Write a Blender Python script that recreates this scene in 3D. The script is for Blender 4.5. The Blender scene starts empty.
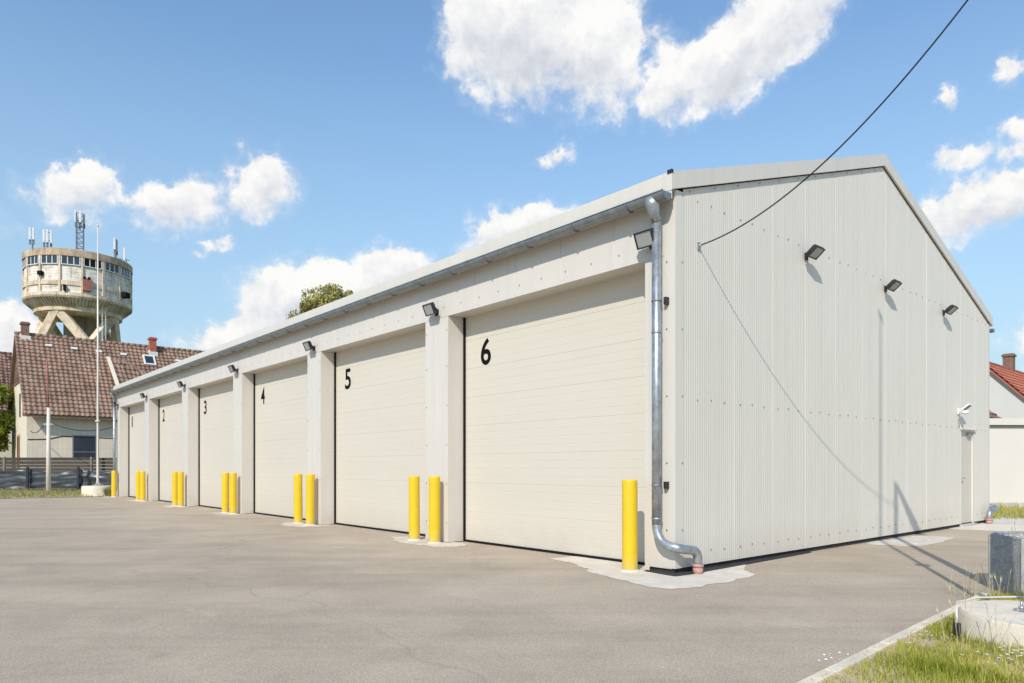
import bpy, math, random
from mathutils import Vector, Matrix, noise as mnoise
random.seed(7)
S = bpy.context.scene
COL = S.collection
PI = math.pi
R = math.radians

# ------------------------------------------------------------------ helpers
class MB:
    """collects shapes, then links them as one mesh object"""
    def __init__(s):
        s.v = []; s.f = []; s.mi = []; s.m = 0; s.sm = []; s.smooth = False
    def face(s, idx):
        s.f.append(tuple(idx)); s.mi.append(s.m); s.sm.append(s.smooth)
    def add(s, verts, faces):
        b = len(s.v); s.v.extend([tuple(p) for p in verts])
        for f in faces: s.face([b + i for i in f])
    def box(s, x0, x1, y0, y1, z0, z1):
        s.add([(x0,y0,z0),(x1,y0,z0),(x1,y1,z0),(x0,y1,z0),(x0,y0,z1),(x1,y0,z1),(x1,y1,z1),(x0,y1,z1)],
              [(0,3,2,1),(4,5,6,7),(0,1,5,4),(1,2,6,5),(2,3,7,6),(3,0,4,7)])
    def obox(s, c, ax, ay, az):
        c, ax, ay, az = Vector(c), Vector(ax), Vector(ay), Vector(az)
        vs = [c + i*ax + j*ay + k*az for k in (-1,1) for (i,j) in ((-1,-1),(1,-1),(1,1),(-1,1))]
        s.add(vs, [(0,3,2,1),(4,5,6,7),(0,1,5,4),(1,2,6,5),(2,3,7,6),(3,0,4,7)])
    def prism(s, poly, axis, a, b):
        """polygon (list of 2-tuples) extruded along axis 'x','y','z' from a to b"""
        def P(p, t):
            return {'x': (t,p[0],p[1]), 'y': (p[0],t,p[1]), 'z': (p[0],p[1],t)}[axis]
        n = len(poly)
        s.add([P(p,a) for p in poly] + [P(p,b) for p in poly],
              [tuple(range(n))[::-1], tuple(range(n,2*n))] + [(i,(i+1)%n,n+(i+1)%n,n+i) for i in range(n)])
    def bar(s, p, q, w, h=None, up=(0,0,1)):
        p, q = Vector(p), Vector(q); d = (q-p); L = d.length; d.normalize()
        u = Vector(up)
        if abs(d.dot(u)) > .98: u = Vector((1,0,0))
        sd = d.cross(u).normalized(); u = sd.cross(d)
        s.obox((p+q)/2, d*L/2, sd*w/2, u*(h or w)/2)
    def tube(s, pts, r, n=12, cap=True):
        pts = [Vector(p) for p in pts]; rs = r if isinstance(r,(list,tuple)) else [r]*len(pts)
        base = len(s.v); prev = None
        for i, p in enumerate(pts):
            d = (pts[min(i+1,len(pts)-1)] - pts[max(i-1,0)]).normalized()
            if prev is None:
                a = Vector((1,0,0)) if abs(d.x) < .9 else Vector((0,1,0))
                u = (a - d*a.dot(d)).normalized()
            else:
                u = (prev - d*prev.dot(d)).normalized()
            prev = u; w = d.cross(u)
            for k in range(n):
                t = 2*PI*k/n
                s.v.append(tuple(p + (u*math.cos(t) + w*math.sin(t))*rs[i]))
        sm = s.smooth; s.smooth = True
        for i in range(len(pts)-1):
            for k in range(n):
                a = base+i*n+k; b = base+i*n+(k+1)%n
                s.face((a,b,b+n,a+n))
        s.smooth = False
        if cap:
            s.face([base+k for k in range(n)][::-1]); s.face([base+(len(pts)-1)*n+k for k in range(n)])
        s.smooth = sm
    def lathe(s, c, prof, n=32, a0=0, a1=2*PI, smooth=True):
        """prof: list of (radius, z)"""
        c = Vector(c); full = abs(a1-a0-2*PI) < 1e-6; m = n if full else n+1
        base = len(s.v)
        for (r,z) in prof:
            for k in range(m):
                t = a0+(a1-a0)*k/n
                s.v.append((c.x+r*math.cos(t), c.y+r*math.sin(t), c.z+z))
        sm = s.smooth; s.smooth = smooth
        for i in range(len(prof)-1):
            for k in range(n):
                a = base+i*m+k; b = base+i*m+(k+1)%m
                s.face((a,b,b+m,a+m))
        s.smooth = sm
    def build(s, name, mats, parent=None, bevel=0, sharp=None):
        me = bpy.data.meshes.new(name)
        me.from_pydata(s.v, [], s.f); me.update()
        for m in (mats if isinstance(mats,(list,tuple)) else [mats]): me.materials.append(m)
        me.polygons.foreach_set('material_index', s.mi)
        me.polygons.foreach_set('use_smooth', s.sm)
        o = bpy.data.objects.new(name, me); COL.objects.link(o)
        if parent: o.parent = parent
        if bevel:
            b = o.modifiers.new('Bevel','BEVEL'); b.width = bevel; b.segments = 2; b.limit_method = 'ANGLE'; b.angle_limit = R(40)
        return o

def tag(o, label=None, cat=None, group=None, kind=None):
    if label: o['label'] = label
    if cat: o['category'] = cat
    if group: o['group'] = group
    if kind: o['kind'] = kind
    return o

def empty(name, loc=(0,0,0), rz=0, **kw):
    o = bpy.data.objects.new(name, None); COL.objects.link(o)
    o.location = loc; o.rotation_euler = (0,0,rz); o.empty_display_size = .2
    return tag(o, **kw)

def copy_tree(o, parent=None):
    c = o.copy(); COL.objects.link(c)
    if parent: c.parent = parent
    for ch in list(o.children): copy_tree(ch, c)
    return c

def arc(p0, p1, p2, n=8):
    """quadratic bezier points"""
    p0,p1,p2 = Vector(p0),Vector(p1),Vector(p2)
    return [p0*(1-t)**2 + p1*2*t*(1-t) + p2*t*t for t in [i/n for i in range(n+1)]]

# ------------------------------------------------------------------ materials
class NT:
    def __init__(s, tree): s.t = tree; s.n = tree.nodes; s.l = tree.links
    def node(s, typ, ins=None, **props):
        n = s.n.new(typ)
        for k,v in props.items(): setattr(n,k,v)
        for k,v in (ins or {}).items():
            if isinstance(v, bpy.types.NodeSocket): s.l.new(v, n.inputs[k])
            else: n.inputs[k].default_value = v
        return n
    def math(s, op, a, b=None, c=None, clamp=False):
        n = s.n.new('ShaderNodeMath'); n.operation = op; n.use_clamp = clamp
        for i,x in enumerate((a,b,c)):
            if x is None: continue
            if isinstance(x, bpy.types.NodeSocket): s.l.new(x, n.inputs[i])
            else: n.inputs[i].default_value = x
        return n.outputs[0]
    def ramp(s, fac, stops, interp='LINEAR'):
        n = s.n.new('ShaderNodeValToRGB'); s.l.new(fac, n.inputs[0]); cr = n.color_ramp; cr.interpolation = interp
        while len(cr.elements) < len(stops): cr.elements.new(.5)
        for e,(p,c) in zip(cr.elements, stops):
            e.position = p; e.color = (*c,1) if len(c)==3 else c
        return n.outputs[0]
    def noise(s, vec, scale, detail=4, rough=.55, dist=0):
        n = s.node('ShaderNodeTexNoise', {'Scale':scale,'Detail':detail,'Roughness':rough,'Distortion':dist})
        if vec is not None: s.l.new(vec, n.inputs['Vector'])
        return n.outputs[0]
    def mix(s, fac, a, b, blend='MIX'):
        n = s.n.new('ShaderNodeMix'); n.data_type = 'RGBA'; n.blend_type = blend
        for k,x in ((0,fac),(6,a),(7,b)):
            if isinstance(x, bpy.types.NodeSocket): s.l.new(x, n.inputs[k])
            elif k == 0: n.inputs[0].default_value = x
            else: n.inputs[k].default_value = (*x,1) if len(x)==3 else x
        return n.outputs[2]

def newmat(name):
    m = bpy.data.materials.new(name); m.use_nodes = True
    m.node_tree.nodes.clear(); t = NT(m.node_tree)
    out = t.node('ShaderNodeOutputMaterial'); b = t.node('ShaderNodeBsdfPrincipled')
    t.l.new(b.outputs[0], out.inputs[0])
    tc = t.node('ShaderNodeTexCoord')
    return m, t, b, tc

def mat(name, col, rough=.6, metal=0, var=.08, scale=3, fine=0, fscale=120, bump=0, bscale=80, spec=.5, stretch=None, island=0):
    """principled with soft large-scale dirt variation, fine speckle and bump"""
    m, t, b, tc = newmat(name)
    vec = tc.outputs['Object']
    if stretch:
        vec = t.node('ShaderNodeMapping', {'Vector':vec,'Scale':stretch}).outputs[0]
    n1 = t.noise(vec, scale, 5, .6)
    lo = tuple(c*(1-var) for c in col); hi = tuple(min(1,c*(1+var)) for c in col)
    c = t.ramp(n1, [(.3,lo),(.7,hi)])
    if fine:
        n2 = t.noise(tc.outputs['Object'], fscale, 2, .7)
        k = t.ramp(n2, [(.3,(1-fine,)*3),(.7,(1+fine,)*3)])
        c = t.mix(1, c, k, 'MULTIPLY')
    if island:
        g = t.node('ShaderNodeNewGeometry')
        k = t.ramp(g.outputs['Random Per Island'], [(0,(1-island,)*3),(1,(1+island,)*3)])
        c = t.mix(1, c, k, 'MULTIPLY')
    t.l.new(c, b.inputs['Base Color'])
    r = t.math('MULTIPLY_ADD', n1, .2, rough-.1, clamp=True); t.l.new(r, b.inputs['Roughness'])
    b.inputs['Metallic'].default_value = metal
    b.inputs['Specular IOR Level'].default_value = spec
    if bump:
        n3 = t.noise(tc.outputs['Object'], bscale, 4, .6)
        bp = t.node('ShaderNodeBump', {'Strength':bump,'Distance':.01,'Height':n3})
        t.l.new(bp.outputs[0], b.inputs['Normal'])
    return m

M = {}
M['panel']  = mat('ivory_panel', (.635,.595,.53), .42, var=.02, scale=.6, fine=.012, fscale=30, spec=.35)
M['gable']  = mat('lightened_ivory_panel', (.70,.652,.562), .42, var=.02, scale=.5, fine=.01, fscale=25, spec=.35, stretch=(1,1,.25))  # the same ivory, made lighter to offset weaker sunlight on the gable
M['trim']   = mat('trim_sheet', (.66,.62,.54), .4, var=.02, scale=1, spec=.35)
M['door']   = mat('door_panel', (.625,.572,.477), .45, var=.02, scale=.7, fine=.015, fscale=60, spec=.3, stretch=(1,.3,2))
M['rubber'] = mat('black_rubber', (.012,.012,.012), .9, var=.2, spec=.15)
M['black']  = mat('black_paint', (.006,.006,.006), .8, var=.1, spec=.1)
M['lampblack'] = mat('black_aluminium', (.03,.03,.032), .5, metal=.2, var=.15, scale=20)
def scuffed(k):
    t = NT(M[k].node_tree); b = next(n for n in t.n if n.type == 'BSDF_PRINCIPLED'); src = b.inputs['Base Color'].links[0].from_socket
    oi = t.node('ShaderNodeObjectInfo').outputs['Random']
    v = t.node('ShaderNodeVectorMath', {0:t.node('ShaderNodeTexCoord').outputs['Object'],1:t.node('ShaderNodeCombineXYZ', {0:t.math('MULTIPLY',oi,40.0)}).outputs[0]}, operation='ADD').outputs[0]
    m1 = t.ramp(t.noise(v, 11, 7, .75), [(.66,(0,0,0)),(.70,(.55,)*3)])
    c = t.mix(m1, src, (.36,.27,.06))
    z = t.node('ShaderNodeSeparateXYZ', {0:t.node('ShaderNodeTexCoord').outputs['Object']}).outputs['Z']
    d = t.math('MULTIPLY', t.math('SUBTRACT', 1.0, t.math('DIVIDE', z, .22), clamp=True), t.noise(v, 14, 5, .7), clamp=True)
    c = t.mix(t.math('MULTIPLY', d, .8), c, (.42,.36,.25)); t.l.new(c, b.inputs['Base Color'])
M['screw']  = mat('grey_screw', (.33,.33,.32), .4, metal=.6)
M['zinc']   = mat('zinc_sheet', (.27,.295,.31), .48, metal=.55, var=.22, scale=7, fine=.12, fscale=45)
M['pipezinc'] = mat('galvanised_pipe', (.37,.395,.405), .42, metal=.65, var=.25, scale=9, fine=.15, fscale=45)
M['steel']  = mat('galvanised_steel', (.42,.44,.46), .45, metal=.8, var=.2, scale=12)
M['redpipe']= mat('red_pipe', (.50,.27,.22), .55, var=.15, scale=14)
M['plinth'] = mat('dark_plinth', (.035,.034,.033), .9, var=.3, scale=6)
M['yellow'] = mat('yellow_paint', (.75,.50,.014), .38, var=.05, scale=5, fine=.03, fscale=40, spec=.5)
scuffed('yellow')
M['lens']   = mat('lamp_glass', (.36,.36,.34), .2, var=.1, scale=30, spec=.6)
M['white']  = mat('white_plastic', (.8,.8,.78), .35, var=.03)
M['concrete'] = mat('concrete', (.50,.475,.425), .9, var=.14, scale=4, fine=.12, fscale=70, bump=.35, bscale=60)
M['ringconc'] = mat('ring_concrete', (.72,.63,.50), .9, var=.13, scale=5, fine=.08, fscale=90, bump=.3, bscale=70)
M['collar'] = mat('mortar_grey', (.66,.59,.49), .95, var=.1)
M['patch']  = mat('pale_concrete', (.68,.605,.50), .95, var=.13, scale=3.5, fine=.14, fscale=140, bump=.5, bscale=110)
M['patchold'] = mat('worn_concrete', (.62,.55,.455), .95, var=.2, scale=3.5, fine=.14, fscale=140, bump=.5, bscale=110)
M['kerb']   = mat('kerb_concrete', (.70,.60,.46), .95, var=.15, scale=6, fine=.14, fscale=120, bump=.4, bscale=100)
M['earth']  = mat('dry_earth', (.50,.385,.235), .95, var=.35, scale=3, fine=.25, fscale=60, bump=.6, bscale=40)
M['field']  = mat('meadow', (.10,.12,.04), .95, var=.3, scale=.4, fine=.2, fscale=10)
M['gravel'] = mat('gravel', (.42,.39,.34), .95, var=.1, scale=8, island=.45)
M['mast']   = mat('mast_white', (.70,.64,.54), .4, var=.05, scale=2)
M['cable']  = mat('cable_black', (.012,.012,.013), .6)
M['brick']  = mat('chimney_brick', (.22,.13,.085), .9, var=.3, scale=9, fine=.2, fscale=30)
M['redbrick'] = mat('red_brick', (.42,.12,.075), .9, var=.25, scale=9)
M['mortar'] = mat('white_flashing', (.72,.70,.66), .8, var=.08)
M['plaster']= mat('cream_plaster', (.78,.68,.52), .9, var=.05, scale=1, fine=.04)
M['whitewall'] = mat('white_render', (.66,.62,.56), .9, var=.025, scale=.8, fine=.03, fscale=40, bump=.1, bscale=60)
M['glass']  = mat('dark_window', (.035,.042,.055), .12, var=.3, scale=1.2, spec=.7)
M['shutter']= mat('grey_shutter', (.16,.18,.20), .5, var=.1)
M['reddoor']= mat('red_door', (.17,.04,.03), .6, var=.2)
M['tile']   = mat('brown_tile', (.285,.18,.125), .85, var=.18, scale=.7, island=.26)
M['tiledk'] = mat('old_brown_tile', (.22,.125,.095), .88, var=.3, scale=1.3, island=.45)
M['redtile']= mat('orange_tile', (.40,.13,.075), .75, var=.12, scale=1.3, island=.18)
M['wood']   = mat('grey_weathered_board', (.072,.06,.045), .9, var=.35, scale=5, fine=.2, fscale=30, stretch=(.4,1,6), island=.2)
M['woodpost'] = mat('post_wood', (.22,.19,.14), .9, var=.3, scale=4)
M['foil']   = mat('black_foil', (.05,.055,.062), .32, var=.3, scale=2, spec=.6)
M['foilpost'] = mat('dark_post', (.018,.02,.035), .5)
M['bark']   = mat('bark', (.12,.09,.06), .95, var=.3, scale=6, bump=.5, bscale=20)
M['leafA']  = mat('leaf_olive', (.44,.40,.14), .6, var=.4, scale=.6, island=.5, spec=.25)
M['leafB']  = mat('leaf_fresh', (.37,.45,.07), .6, var=.35, scale=.7, island=.4, spec=.25)
M['tower']  = mat('tower_concrete', (.72,.58,.42), .95, var=.25, scale=.35, fine=.1, fscale=3)
M['rim']    = mat('rim_concrete', (.50,.385,.26), .95, var=.3, scale=.5, fine=.1, fscale=3)
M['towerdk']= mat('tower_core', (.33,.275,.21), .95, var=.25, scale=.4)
M['flower'] = mat('white_petals', (.8,.8,.74), .6)
M['straw']  = mat('dry_straw', (.58,.50,.30), .8, var=.2, scale=4, island=.3)
M['antenna']= mat('antenna_shell', (.72,.72,.70), .5, var=.08)
M['reddish']= mat('faded_red_paint', (.36,.13,.10), .8, var=.25, scale=2)

def leaf_alpha(m, tr=.35):
    """thin leaves: let some of the light through"""
    t = NT(m.node_tree); b = next(n for n in t.n if n.type == 'BSDF_PRINCIPLED'); out = next(n for n in t.n if n.type == 'OUTPUT_MATERIAL')
    src = b.inputs['Base Color'].links[0].from_socket
    tl = t.node('ShaderNodeBsdfTranslucent'); t.l.new(src, tl.inputs[0])
    mx = t.node('ShaderNodeMixShader', {0:tr}); t.l.new(b.outputs[0], mx.inputs[1]); t.l.new(tl.outputs[0], mx.inputs[2])
    t.l.new(mx.outputs[0], out.inputs[0])
for k in ('leafA','leafB'): leaf_alpha(M[k])

def grass_mat(name, a, b_, c, sc=1.2):
    m, t, b, tc = newmat(name)
    n = t.noise(tc.outputs['Object'], sc, 4, .6)
    g = t.node('ShaderNodeNewGeometry')
    f = t.math('MULTIPLY_ADD', g.outputs['Random Per Island'], .55, t.math('MULTIPLY_ADD', n, 1.3, -.45))
    col = t.ramp(f, [(.12,a),(.5,b_),(.95,c)])
    t.l.new(col, b.inputs['Base Color']); b.inputs['Roughness'].default_value = .55; b.inputs['Specular IOR Level'].default_value = .25
    leaf_alpha(m, .4)
    return m
M['grass'] = grass_mat('grass_blades', (.21,.28,.022), (.50,.49,.07), (.80,.65,.29))
M['grassfar'] = grass_mat('grass_far', (.17,.20,.05), (.34,.33,.10), (.56,.49,.24), .6)

def asphalt_mat():
    m, t, b, tc = newmat('sun_bleached_asphalt')
    v = tc.outputs['Object']
    big = t.noise(v, .16, 6, .62, .6); mid = t.noise(v, .9, 6, .65, .3)
    vs = t.node('ShaderNodeMapping', {'Vector':v,'Rotation':(0,0,R(-28)),'Scale':(.10,1.1,1)}).outputs[0]
    streak = t.noise(vs, 1.0, 5, .65, .8)
    fine = t.noise(v, 85, 3, .75); grit = t.node('ShaderNodeTexVoronoi', {'Vector':v,'Scale':150.0}).outputs['Color']
    c = t.ramp(big, [(.3,(.425,.345,.255)),(.7,(.535,.437,.325))])
    c = t.mix(1, c, t.ramp(mid, [(.25,(.86,)*3),(.75,(1.12,)*3)]), 'MULTIPLY')
    c = t.mix(1, c, t.ramp(streak, [(.30,(.86,.86,.86)),(.52,(1.0,)*3),(.75,(1.07,)*3)]), 'MULTIPLY')
    c = t.mix(1, c, t.ramp(fine, [(.25,(.73,)*3),(.75,(1.25,)*3)]), 'MULTIPLY')
    gs = t.node('ShaderNodeSeparateColor', {0:grit}).outputs[0]
    c = t.mix(1, c, t.ramp(gs, [(0,(.80,.80,.82)),(.75,(1.02,)*3),(1,(1.3,1.28,1.22))]), 'MULTIPLY')
    # pale cement dust lying in blotches in front of the hall
    blot = t.noise(v, .55, 7, .7, .4)
    c = t.mix(t.ramp(blot, [(.60,(0,0,0)),(.68,(.35,)*3)]), c, (.62,.52,.41))
    # a few dark spill spots
    sp = t.noise(v, 1.7, 3, .5)
    c = t.mix(t.ramp(sp, [(.70,(0,0,0)),(.75,(.4,)*3)]), c, (.29,.24,.19))
    # hairline cracks
    wv = t.node('ShaderNodeVectorMath', {0:v, 1:t.node('ShaderNodeTexNoise', {'Vector':v,'Scale':1.2,'Detail':4.0}).outputs['Color']}, operation='ADD').outputs[0]
    vo = t.node('ShaderNodeTexVoronoi', {'Vector':wv,'Scale':.17}, feature='DISTANCE_TO_EDGE').outputs['Distance']
    c = t.mix(t.ramp(vo, [(0,(.42,)*3),(.0045,(0,0,0))]), c, (.31,.26,.21))
    t.l.new(c, b.inputs['Base Color']); b.inputs['Roughness'].default_value = .9; b.inputs['Specular IOR Level'].default_value = .25
    h = t.math('ADD', t.math('MULTIPLY', fine, .7), t.math('MULTIPLY', gs, .5))
    bp = t.node('ShaderNodeBump', {'Strength':.45,'Distance':.006,'Height':h})
    t.l.new(bp.outputs[0], b.inputs['Normal'])
    return m
M['asphalt'] = asphalt_mat()

def wavy(k, st=.12):
    t = NT(M[k].node_tree); b = next(n for n in t.n if n.type == 'BSDF_PRINCIPLED')
    v = t.node('ShaderNodeMapping', {'Vector':t.node('ShaderNodeTexCoord').outputs['Object'],'Scale':(1.0,1.0,.45)}).outputs[0]
    bp = t.node('ShaderNodeBump', {'Strength':st,'Distance':.12,'Height':t.noise(v, 1.3, 3, .5)}); t.l.new(bp.outputs[0], b.inputs['Normal'])
    src = b.inputs['Base Color'].links[0].from_socket       # dusty splashes just above the ground, faint run marks
    z = t.node('ShaderNodeSeparateXYZ', {0:t.node('ShaderNodeTexCoord').outputs['Object']}).outputs['Z']
    n = t.noise(t.node('ShaderNodeTexCoord').outputs['Object'], 4.5, 6, .7)
    d = t.math('MULTIPLY', t.math('SUBTRACT', 1.0, t.math('DIVIDE', z, .55), clamp=True), n, clamp=True)
    c = t.mix(t.math('MULTIPLY', d, .5), src, (.40,.345,.27))
    if k == 'door':
        t.l.new(c, b.inputs['Base Color']); return
    rv = t.node('ShaderNodeMapping', {'Vector':t.node('ShaderNodeTexCoord').outputs['Object'],'Scale':(7,7,.22)}).outputs[0]
    c = t.mix(1, c, t.ramp(t.noise(rv, 1.0, 4, .6), [(.30,(.955,.95,.94)),(.5,(1,1,1))]), 'MULTIPLY')
    t.l.new(c, b.inputs['Base Color'])
for k in ('panel','gable','door','trim'): wavy(k)

def granite_mat(name, base):
    m, t, b, tc = newmat(name); v = tc.outputs['Object']
    vo = t.node('ShaderNodeTexVoronoi', {'Vector':v,'Scale':115.0}).outputs['Color']
    g = t.node('ShaderNodeSeparateColor', {0:vo}).outputs[0]
    c = t.ramp(g, [(0,tuple(x*.68 for x in base)),(.6,base),(1,tuple(min(1,x*1.45) for x in base))])
    c = t.mix(1, c, t.ramp(t.noise(v, 9, 4, .6), [(.3,(.8,)*3),(.7,(1.15,)*3)]), 'MULTIPLY')
    t.l.new(c, b.inputs['Base Color']); b.inputs['Roughness'].default_value = .85
    bp = t.node('ShaderNodeBump', {'Strength':.5,'Distance':.006,'Height':g}); t.l.new(bp.outputs[0], b.inputs['Normal'])
    return m
M['granite'] = granite_mat('exposed_aggregate', (.30,.31,.315))

def plank_mat():
    """peeling white paint over boards on the drum of the tower"""
    m, t, b, tc = newmat('peeling_white_boards'); v = tc.outputs['Object']
    vs = t.node('ShaderNodeMapping', {'Vector':v,'Scale':(1,1,6)}).outputs[0]
    n = t.noise(vs, .7, 7, .7)
    c = t.ramp(n, [(.30,(.40,.28,.19)),(.38,(.66,.57,.45)),(.50,(.86,.79,.69))])
    w = t.node('ShaderNodeTexWave', {'Vector':v,'Scale':.9,'Distortion':.15}, wave_type='BANDS', bands_direction='Z').outputs[0]
    c = t.mix(1, c, t.ramp(w, [(0,(.72,.70,.68)),(.16,(1,1,1))]), 'MULTIPLY')
    t.l.new(c, b.inputs['Base Color']); b.inputs['Roughness'].default_value = .85
    return m
M['boards'] = plank_mat()
def streaked(k):
    t = NT(M[k].node_tree); b = next(n for n in t.n if n.type == 'BSDF_PRINCIPLED'); src = b.inputs['Base Color'].links[0].from_socket
    v = t.node('ShaderNodeMapping', {'Vector':t.node('ShaderNodeTexCoord').outputs['Object'],'Scale':(2.2,2.2,.16)}).outputs[0]
    c = t.mix(1, src, t.ramp(t.noise(v, 1.0, 6, .68), [(.32,(.60,.56,.52)),(.48,(1,1,1)),(.8,(1.08,1.06,1.04))]), 'MULTIPLY')
    c = t.mix(1, c, t.ramp(t.noise(t.node('ShaderNodeTexCoord').outputs['Object'], .8, 7, .7), [(.34,(.66,.60,.54)),(.48,(1,1,1))]), 'MULTIPLY')
    t.l.new(c, b.inputs['Base Color'])
for k in ('tower','towerdk','boards','rim'): streaked(k)

def clad_mat(name, col, line, pitch):
    """fine vertical joints of a clad / tiled wall"""
    m, t, b, tc = newmat(name); v = tc.outputs['Object']
    br = t.node('ShaderNodeTexBrick', {'Vector':t.node('ShaderNodeMapping', {'Vector':v,'Rotation':(R(90),0,0)}).outputs[0],
        'Color1':(*col,1),'Color2':(*tuple(x*.95 for x in col),1),'Mortar':(*line,1),'Scale':1.0,'Mortar Size':.018,'Brick Width':pitch,'Row Height':1.3}, offset=0.0)
    c = t.mix(1, br.outputs[0], t.ramp(t.noise(v, 1.5, 4, .6), [(.3,(.93,)*3),(.7,(1.05,)*3)]), 'MULTIPLY')
    t.l.new(c, b.inputs['Base Color']); b.inputs['Roughness'].default_value = .85
    return m
M['clad'] = clad_mat('cream_cladding', (.80,.68,.52), (.70,.59,.45), .28)

# ------------------------------------------------------------------ camera, sun, sky
F = 701.0; CX = 512.0; HY = 467.0; CH = 1.35
cam = bpy.data.cameras.new('camera'); co = bpy.data.objects.new('camera', cam); COL.objects.link(co)
co.location = (0,0,CH); co.rotation_euler = (R(90),0,0)
cam.sensor_width = 36; cam.lens = F/1024*36; cam.shift_y = (HY-341.5)/1024; cam.clip_end = 5000; cam.clip_start = .05
S.camera = co

LX, LY = .3285, .9445             # heading of the sunlight on the ground
EL = R(38.0)
sun = bpy.data.lights.new('sun','SUN'); so = bpy.data.objects.new('sun', sun); COL.objects.link(so)
sun.energy = 3.0; sun.angle = R(.53); sun.color = (1,.945,.86)
so.rotation_euler = Vector((LX*math.cos(EL), LY*math.cos(EL), -math.sin(EL))).to_track_quat('-Z','Y').to_euler()
so.location = (-5,-12,14)

w = bpy.data.worlds.new('World'); S.world = w; w.use_nodes = True
w.node_tree.nodes.clear(); t = NT(w.node_tree)
out = t.node('ShaderNodeOutputWorld')
sky = t.node('ShaderNodeTexSky', sky_type='NISHITA', sun_disc=False)
sky.sun_elevation = EL; sky.sun_rotation = math.atan2(-LX,-LY) % (2*PI)
sky.air_density = 1.7; sky.dust_density = .1; sky.ozone_density = 7; sky.altitude = 50
bg = t.node('ShaderNodeBackground', {'Strength':.132}); t.l.new(sky.outputs[0], bg.inputs[0])
tc = t.node('ShaderNodeTexCoord'); D = tc.outputs['Generated']
# cumulus: ellipsoids standing in given directions of the sky, broken up by turbulence
clouds = [ # px, py, half width, half height, tilt(deg)  (bearing/elevation written as seen from the yard)
 (495,25,58,56,0),(545,40,80,62,0),(592,60,62,54,-6),(545,-15,95,45,0),
 (670,86,32,36,0),(725,68,54,36,20),(772,32,60,38,22),(805,-2,46,30,10),
 (545,160,15,8,10),(563,152,17,10,20),
 (80,192,42,24,0),(92,176,26,20,0),(168,208,46,24,0),(190,196,26,20,0),(138,206,26,13,0),(250,201,30,20,0),(266,186,30,24,25),
 (204,247,18,7,0),(224,244,15,9,0),
 (252,338,54,22,12),(296,308,46,38,0),(318,300,58,30,0),(385,276,46,26,6),(345,295,60,32,0),
 (515,230,52,20,12),(546,216,34,15,0),
 (962,158,28,12,8),(1010,72,26,15,20),(1018,130,20,22,0),(1016,152,22,14,0),(965,212,60,24,4),(1002,202,50,22,10),
 (5,318,34,16,0),(-20,330,50,30,0),(950,96,12,12,40),
 # beyond the picture, so the sky does not end at its edges
 (-150,220,120,50,5),(-260,60,150,70,0),(1180,160,100,50,0),(1300,40,170,70,0),(1120,330,90,40,0),(300,-190,170,70,10),(900,-210,160,70,-10)]
wn = t.node('ShaderNodeTexNoise', {'Vector':D,'Scale':9.0,'Detail':5.0,'Roughness':.6})
wv = t.node('ShaderNodeVectorMath', {0:wn.outputs['Color'],1:(.5,.5,.5)}, operation='SUBTRACT').outputs[0]
wv = t.node('ShaderNodeVectorMath', {0:wv,'Scale':.03}, operation='SCALE').outputs[0]
wn2 = t.node('ShaderNodeTexNoise', {'Vector':D,'Scale':38.0,'Detail':6.0,'Roughness':.6})
wv2 = t.node('ShaderNodeVectorMath', {0:wn2.outputs['Color'],1:(.5,.5,.5)}, operation='SUBTRACT').outputs[0]
wv2 = t.node('ShaderNodeVectorMath', {0:wv2,'Scale':.042}, operation='SCALE').outputs[0]
DW = t.node('ShaderNodeVectorMath', {0:t.node('ShaderNodeVectorMath', {0:D,1:wv}, operation='ADD').outputs[0],1:wv2}, operation='ADD').outputs[0]
field = None; grad = None
for (px,py,a,b,tilt) in clouds:
    d = Vector(((px-CX)/F, 1, (HY-py)/F)); L = d.length; d.normalize()
    rx = d.cross(Vector((0,0,1))).normalized(); up = rx.cross(d)
    k = R(tilt); r2 = rx*math.cos(k) + up*math.sin(k); u2 = up*math.cos(k) - rx*math.sin(k)
    rot = Matrix((r2, d, u2)).transposed().to_euler('XYZ')
    g_ = 1.15 if a < 64 and py > 100 else 1.0
    hx = a*g_/F/L; hz = b*g_/F/L
    if px > 900 or px < 120: hx /= 1.15
    mp = t.node('ShaderNodeMapping', {'Vector':DW,'Location':d,'Rotation':rot,'Scale':(hx,.5,hz)}, vector_type='TEXTURE')
    ln = t.node('ShaderNodeVectorMath', {0:mp.outputs[0]}, operation='LENGTH').outputs['Value']
    kk = max(.42, min(1.0, (a*b)**.5/42))      # small clouds are thin ones
    fl = t.math('SUBTRACT', kk, t.math('MULTIPLY', ln, max(kk,.62)))
    zz = t.node('ShaderNodeSeparateXYZ', {0:mp.outputs[0]}).outputs['Z']
    field = fl if field is None else t.math('SMOOTH_MAX', field, fl, .25)
    gk = t.math('MULTIPLY', t.math('MAXIMUM', fl, 0.0), zz)
    grad = gk if grad is None else t.math('ADD', grad, gk)
def fbm(vec):
    big = t.noise(vec, 9, 3, .5); fine_ = t.noise(vec, 34, 10, .62, .25)
    return t.math('ADD', t.math('MULTIPLY', big, .75), t.math('MULTIPLY', fine_, .75))
f0 = fbm(D)
off = t.node('ShaderNodeVectorMath', {0:D,1:(-.008,.0,.016)}, operation='ADD').outputs[0]
f1 = fbm(off)
dens = t.math('MULTIPLY_ADD', t.math('SUBTRACT', f0, .66), 1.35, field)
soft = t.node('ShaderNodeMapRange', {0:grad,1:-.14,2:.08,3:.62,4:.24}).outputs[0]
mask = t.node('ShaderNodeMapRange', {0:dens,1:-.04,2:soft,3:0.0,4:1.0}, interpolation_type='SMOOTHSTEP').outputs[0]
thin = t.node('ShaderNodeMapRange', {0:dens,1:-.18,2:.12,3:0.0,4:.12}, interpolation_type='SMOOTHSTEP').outputs[0]
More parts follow.
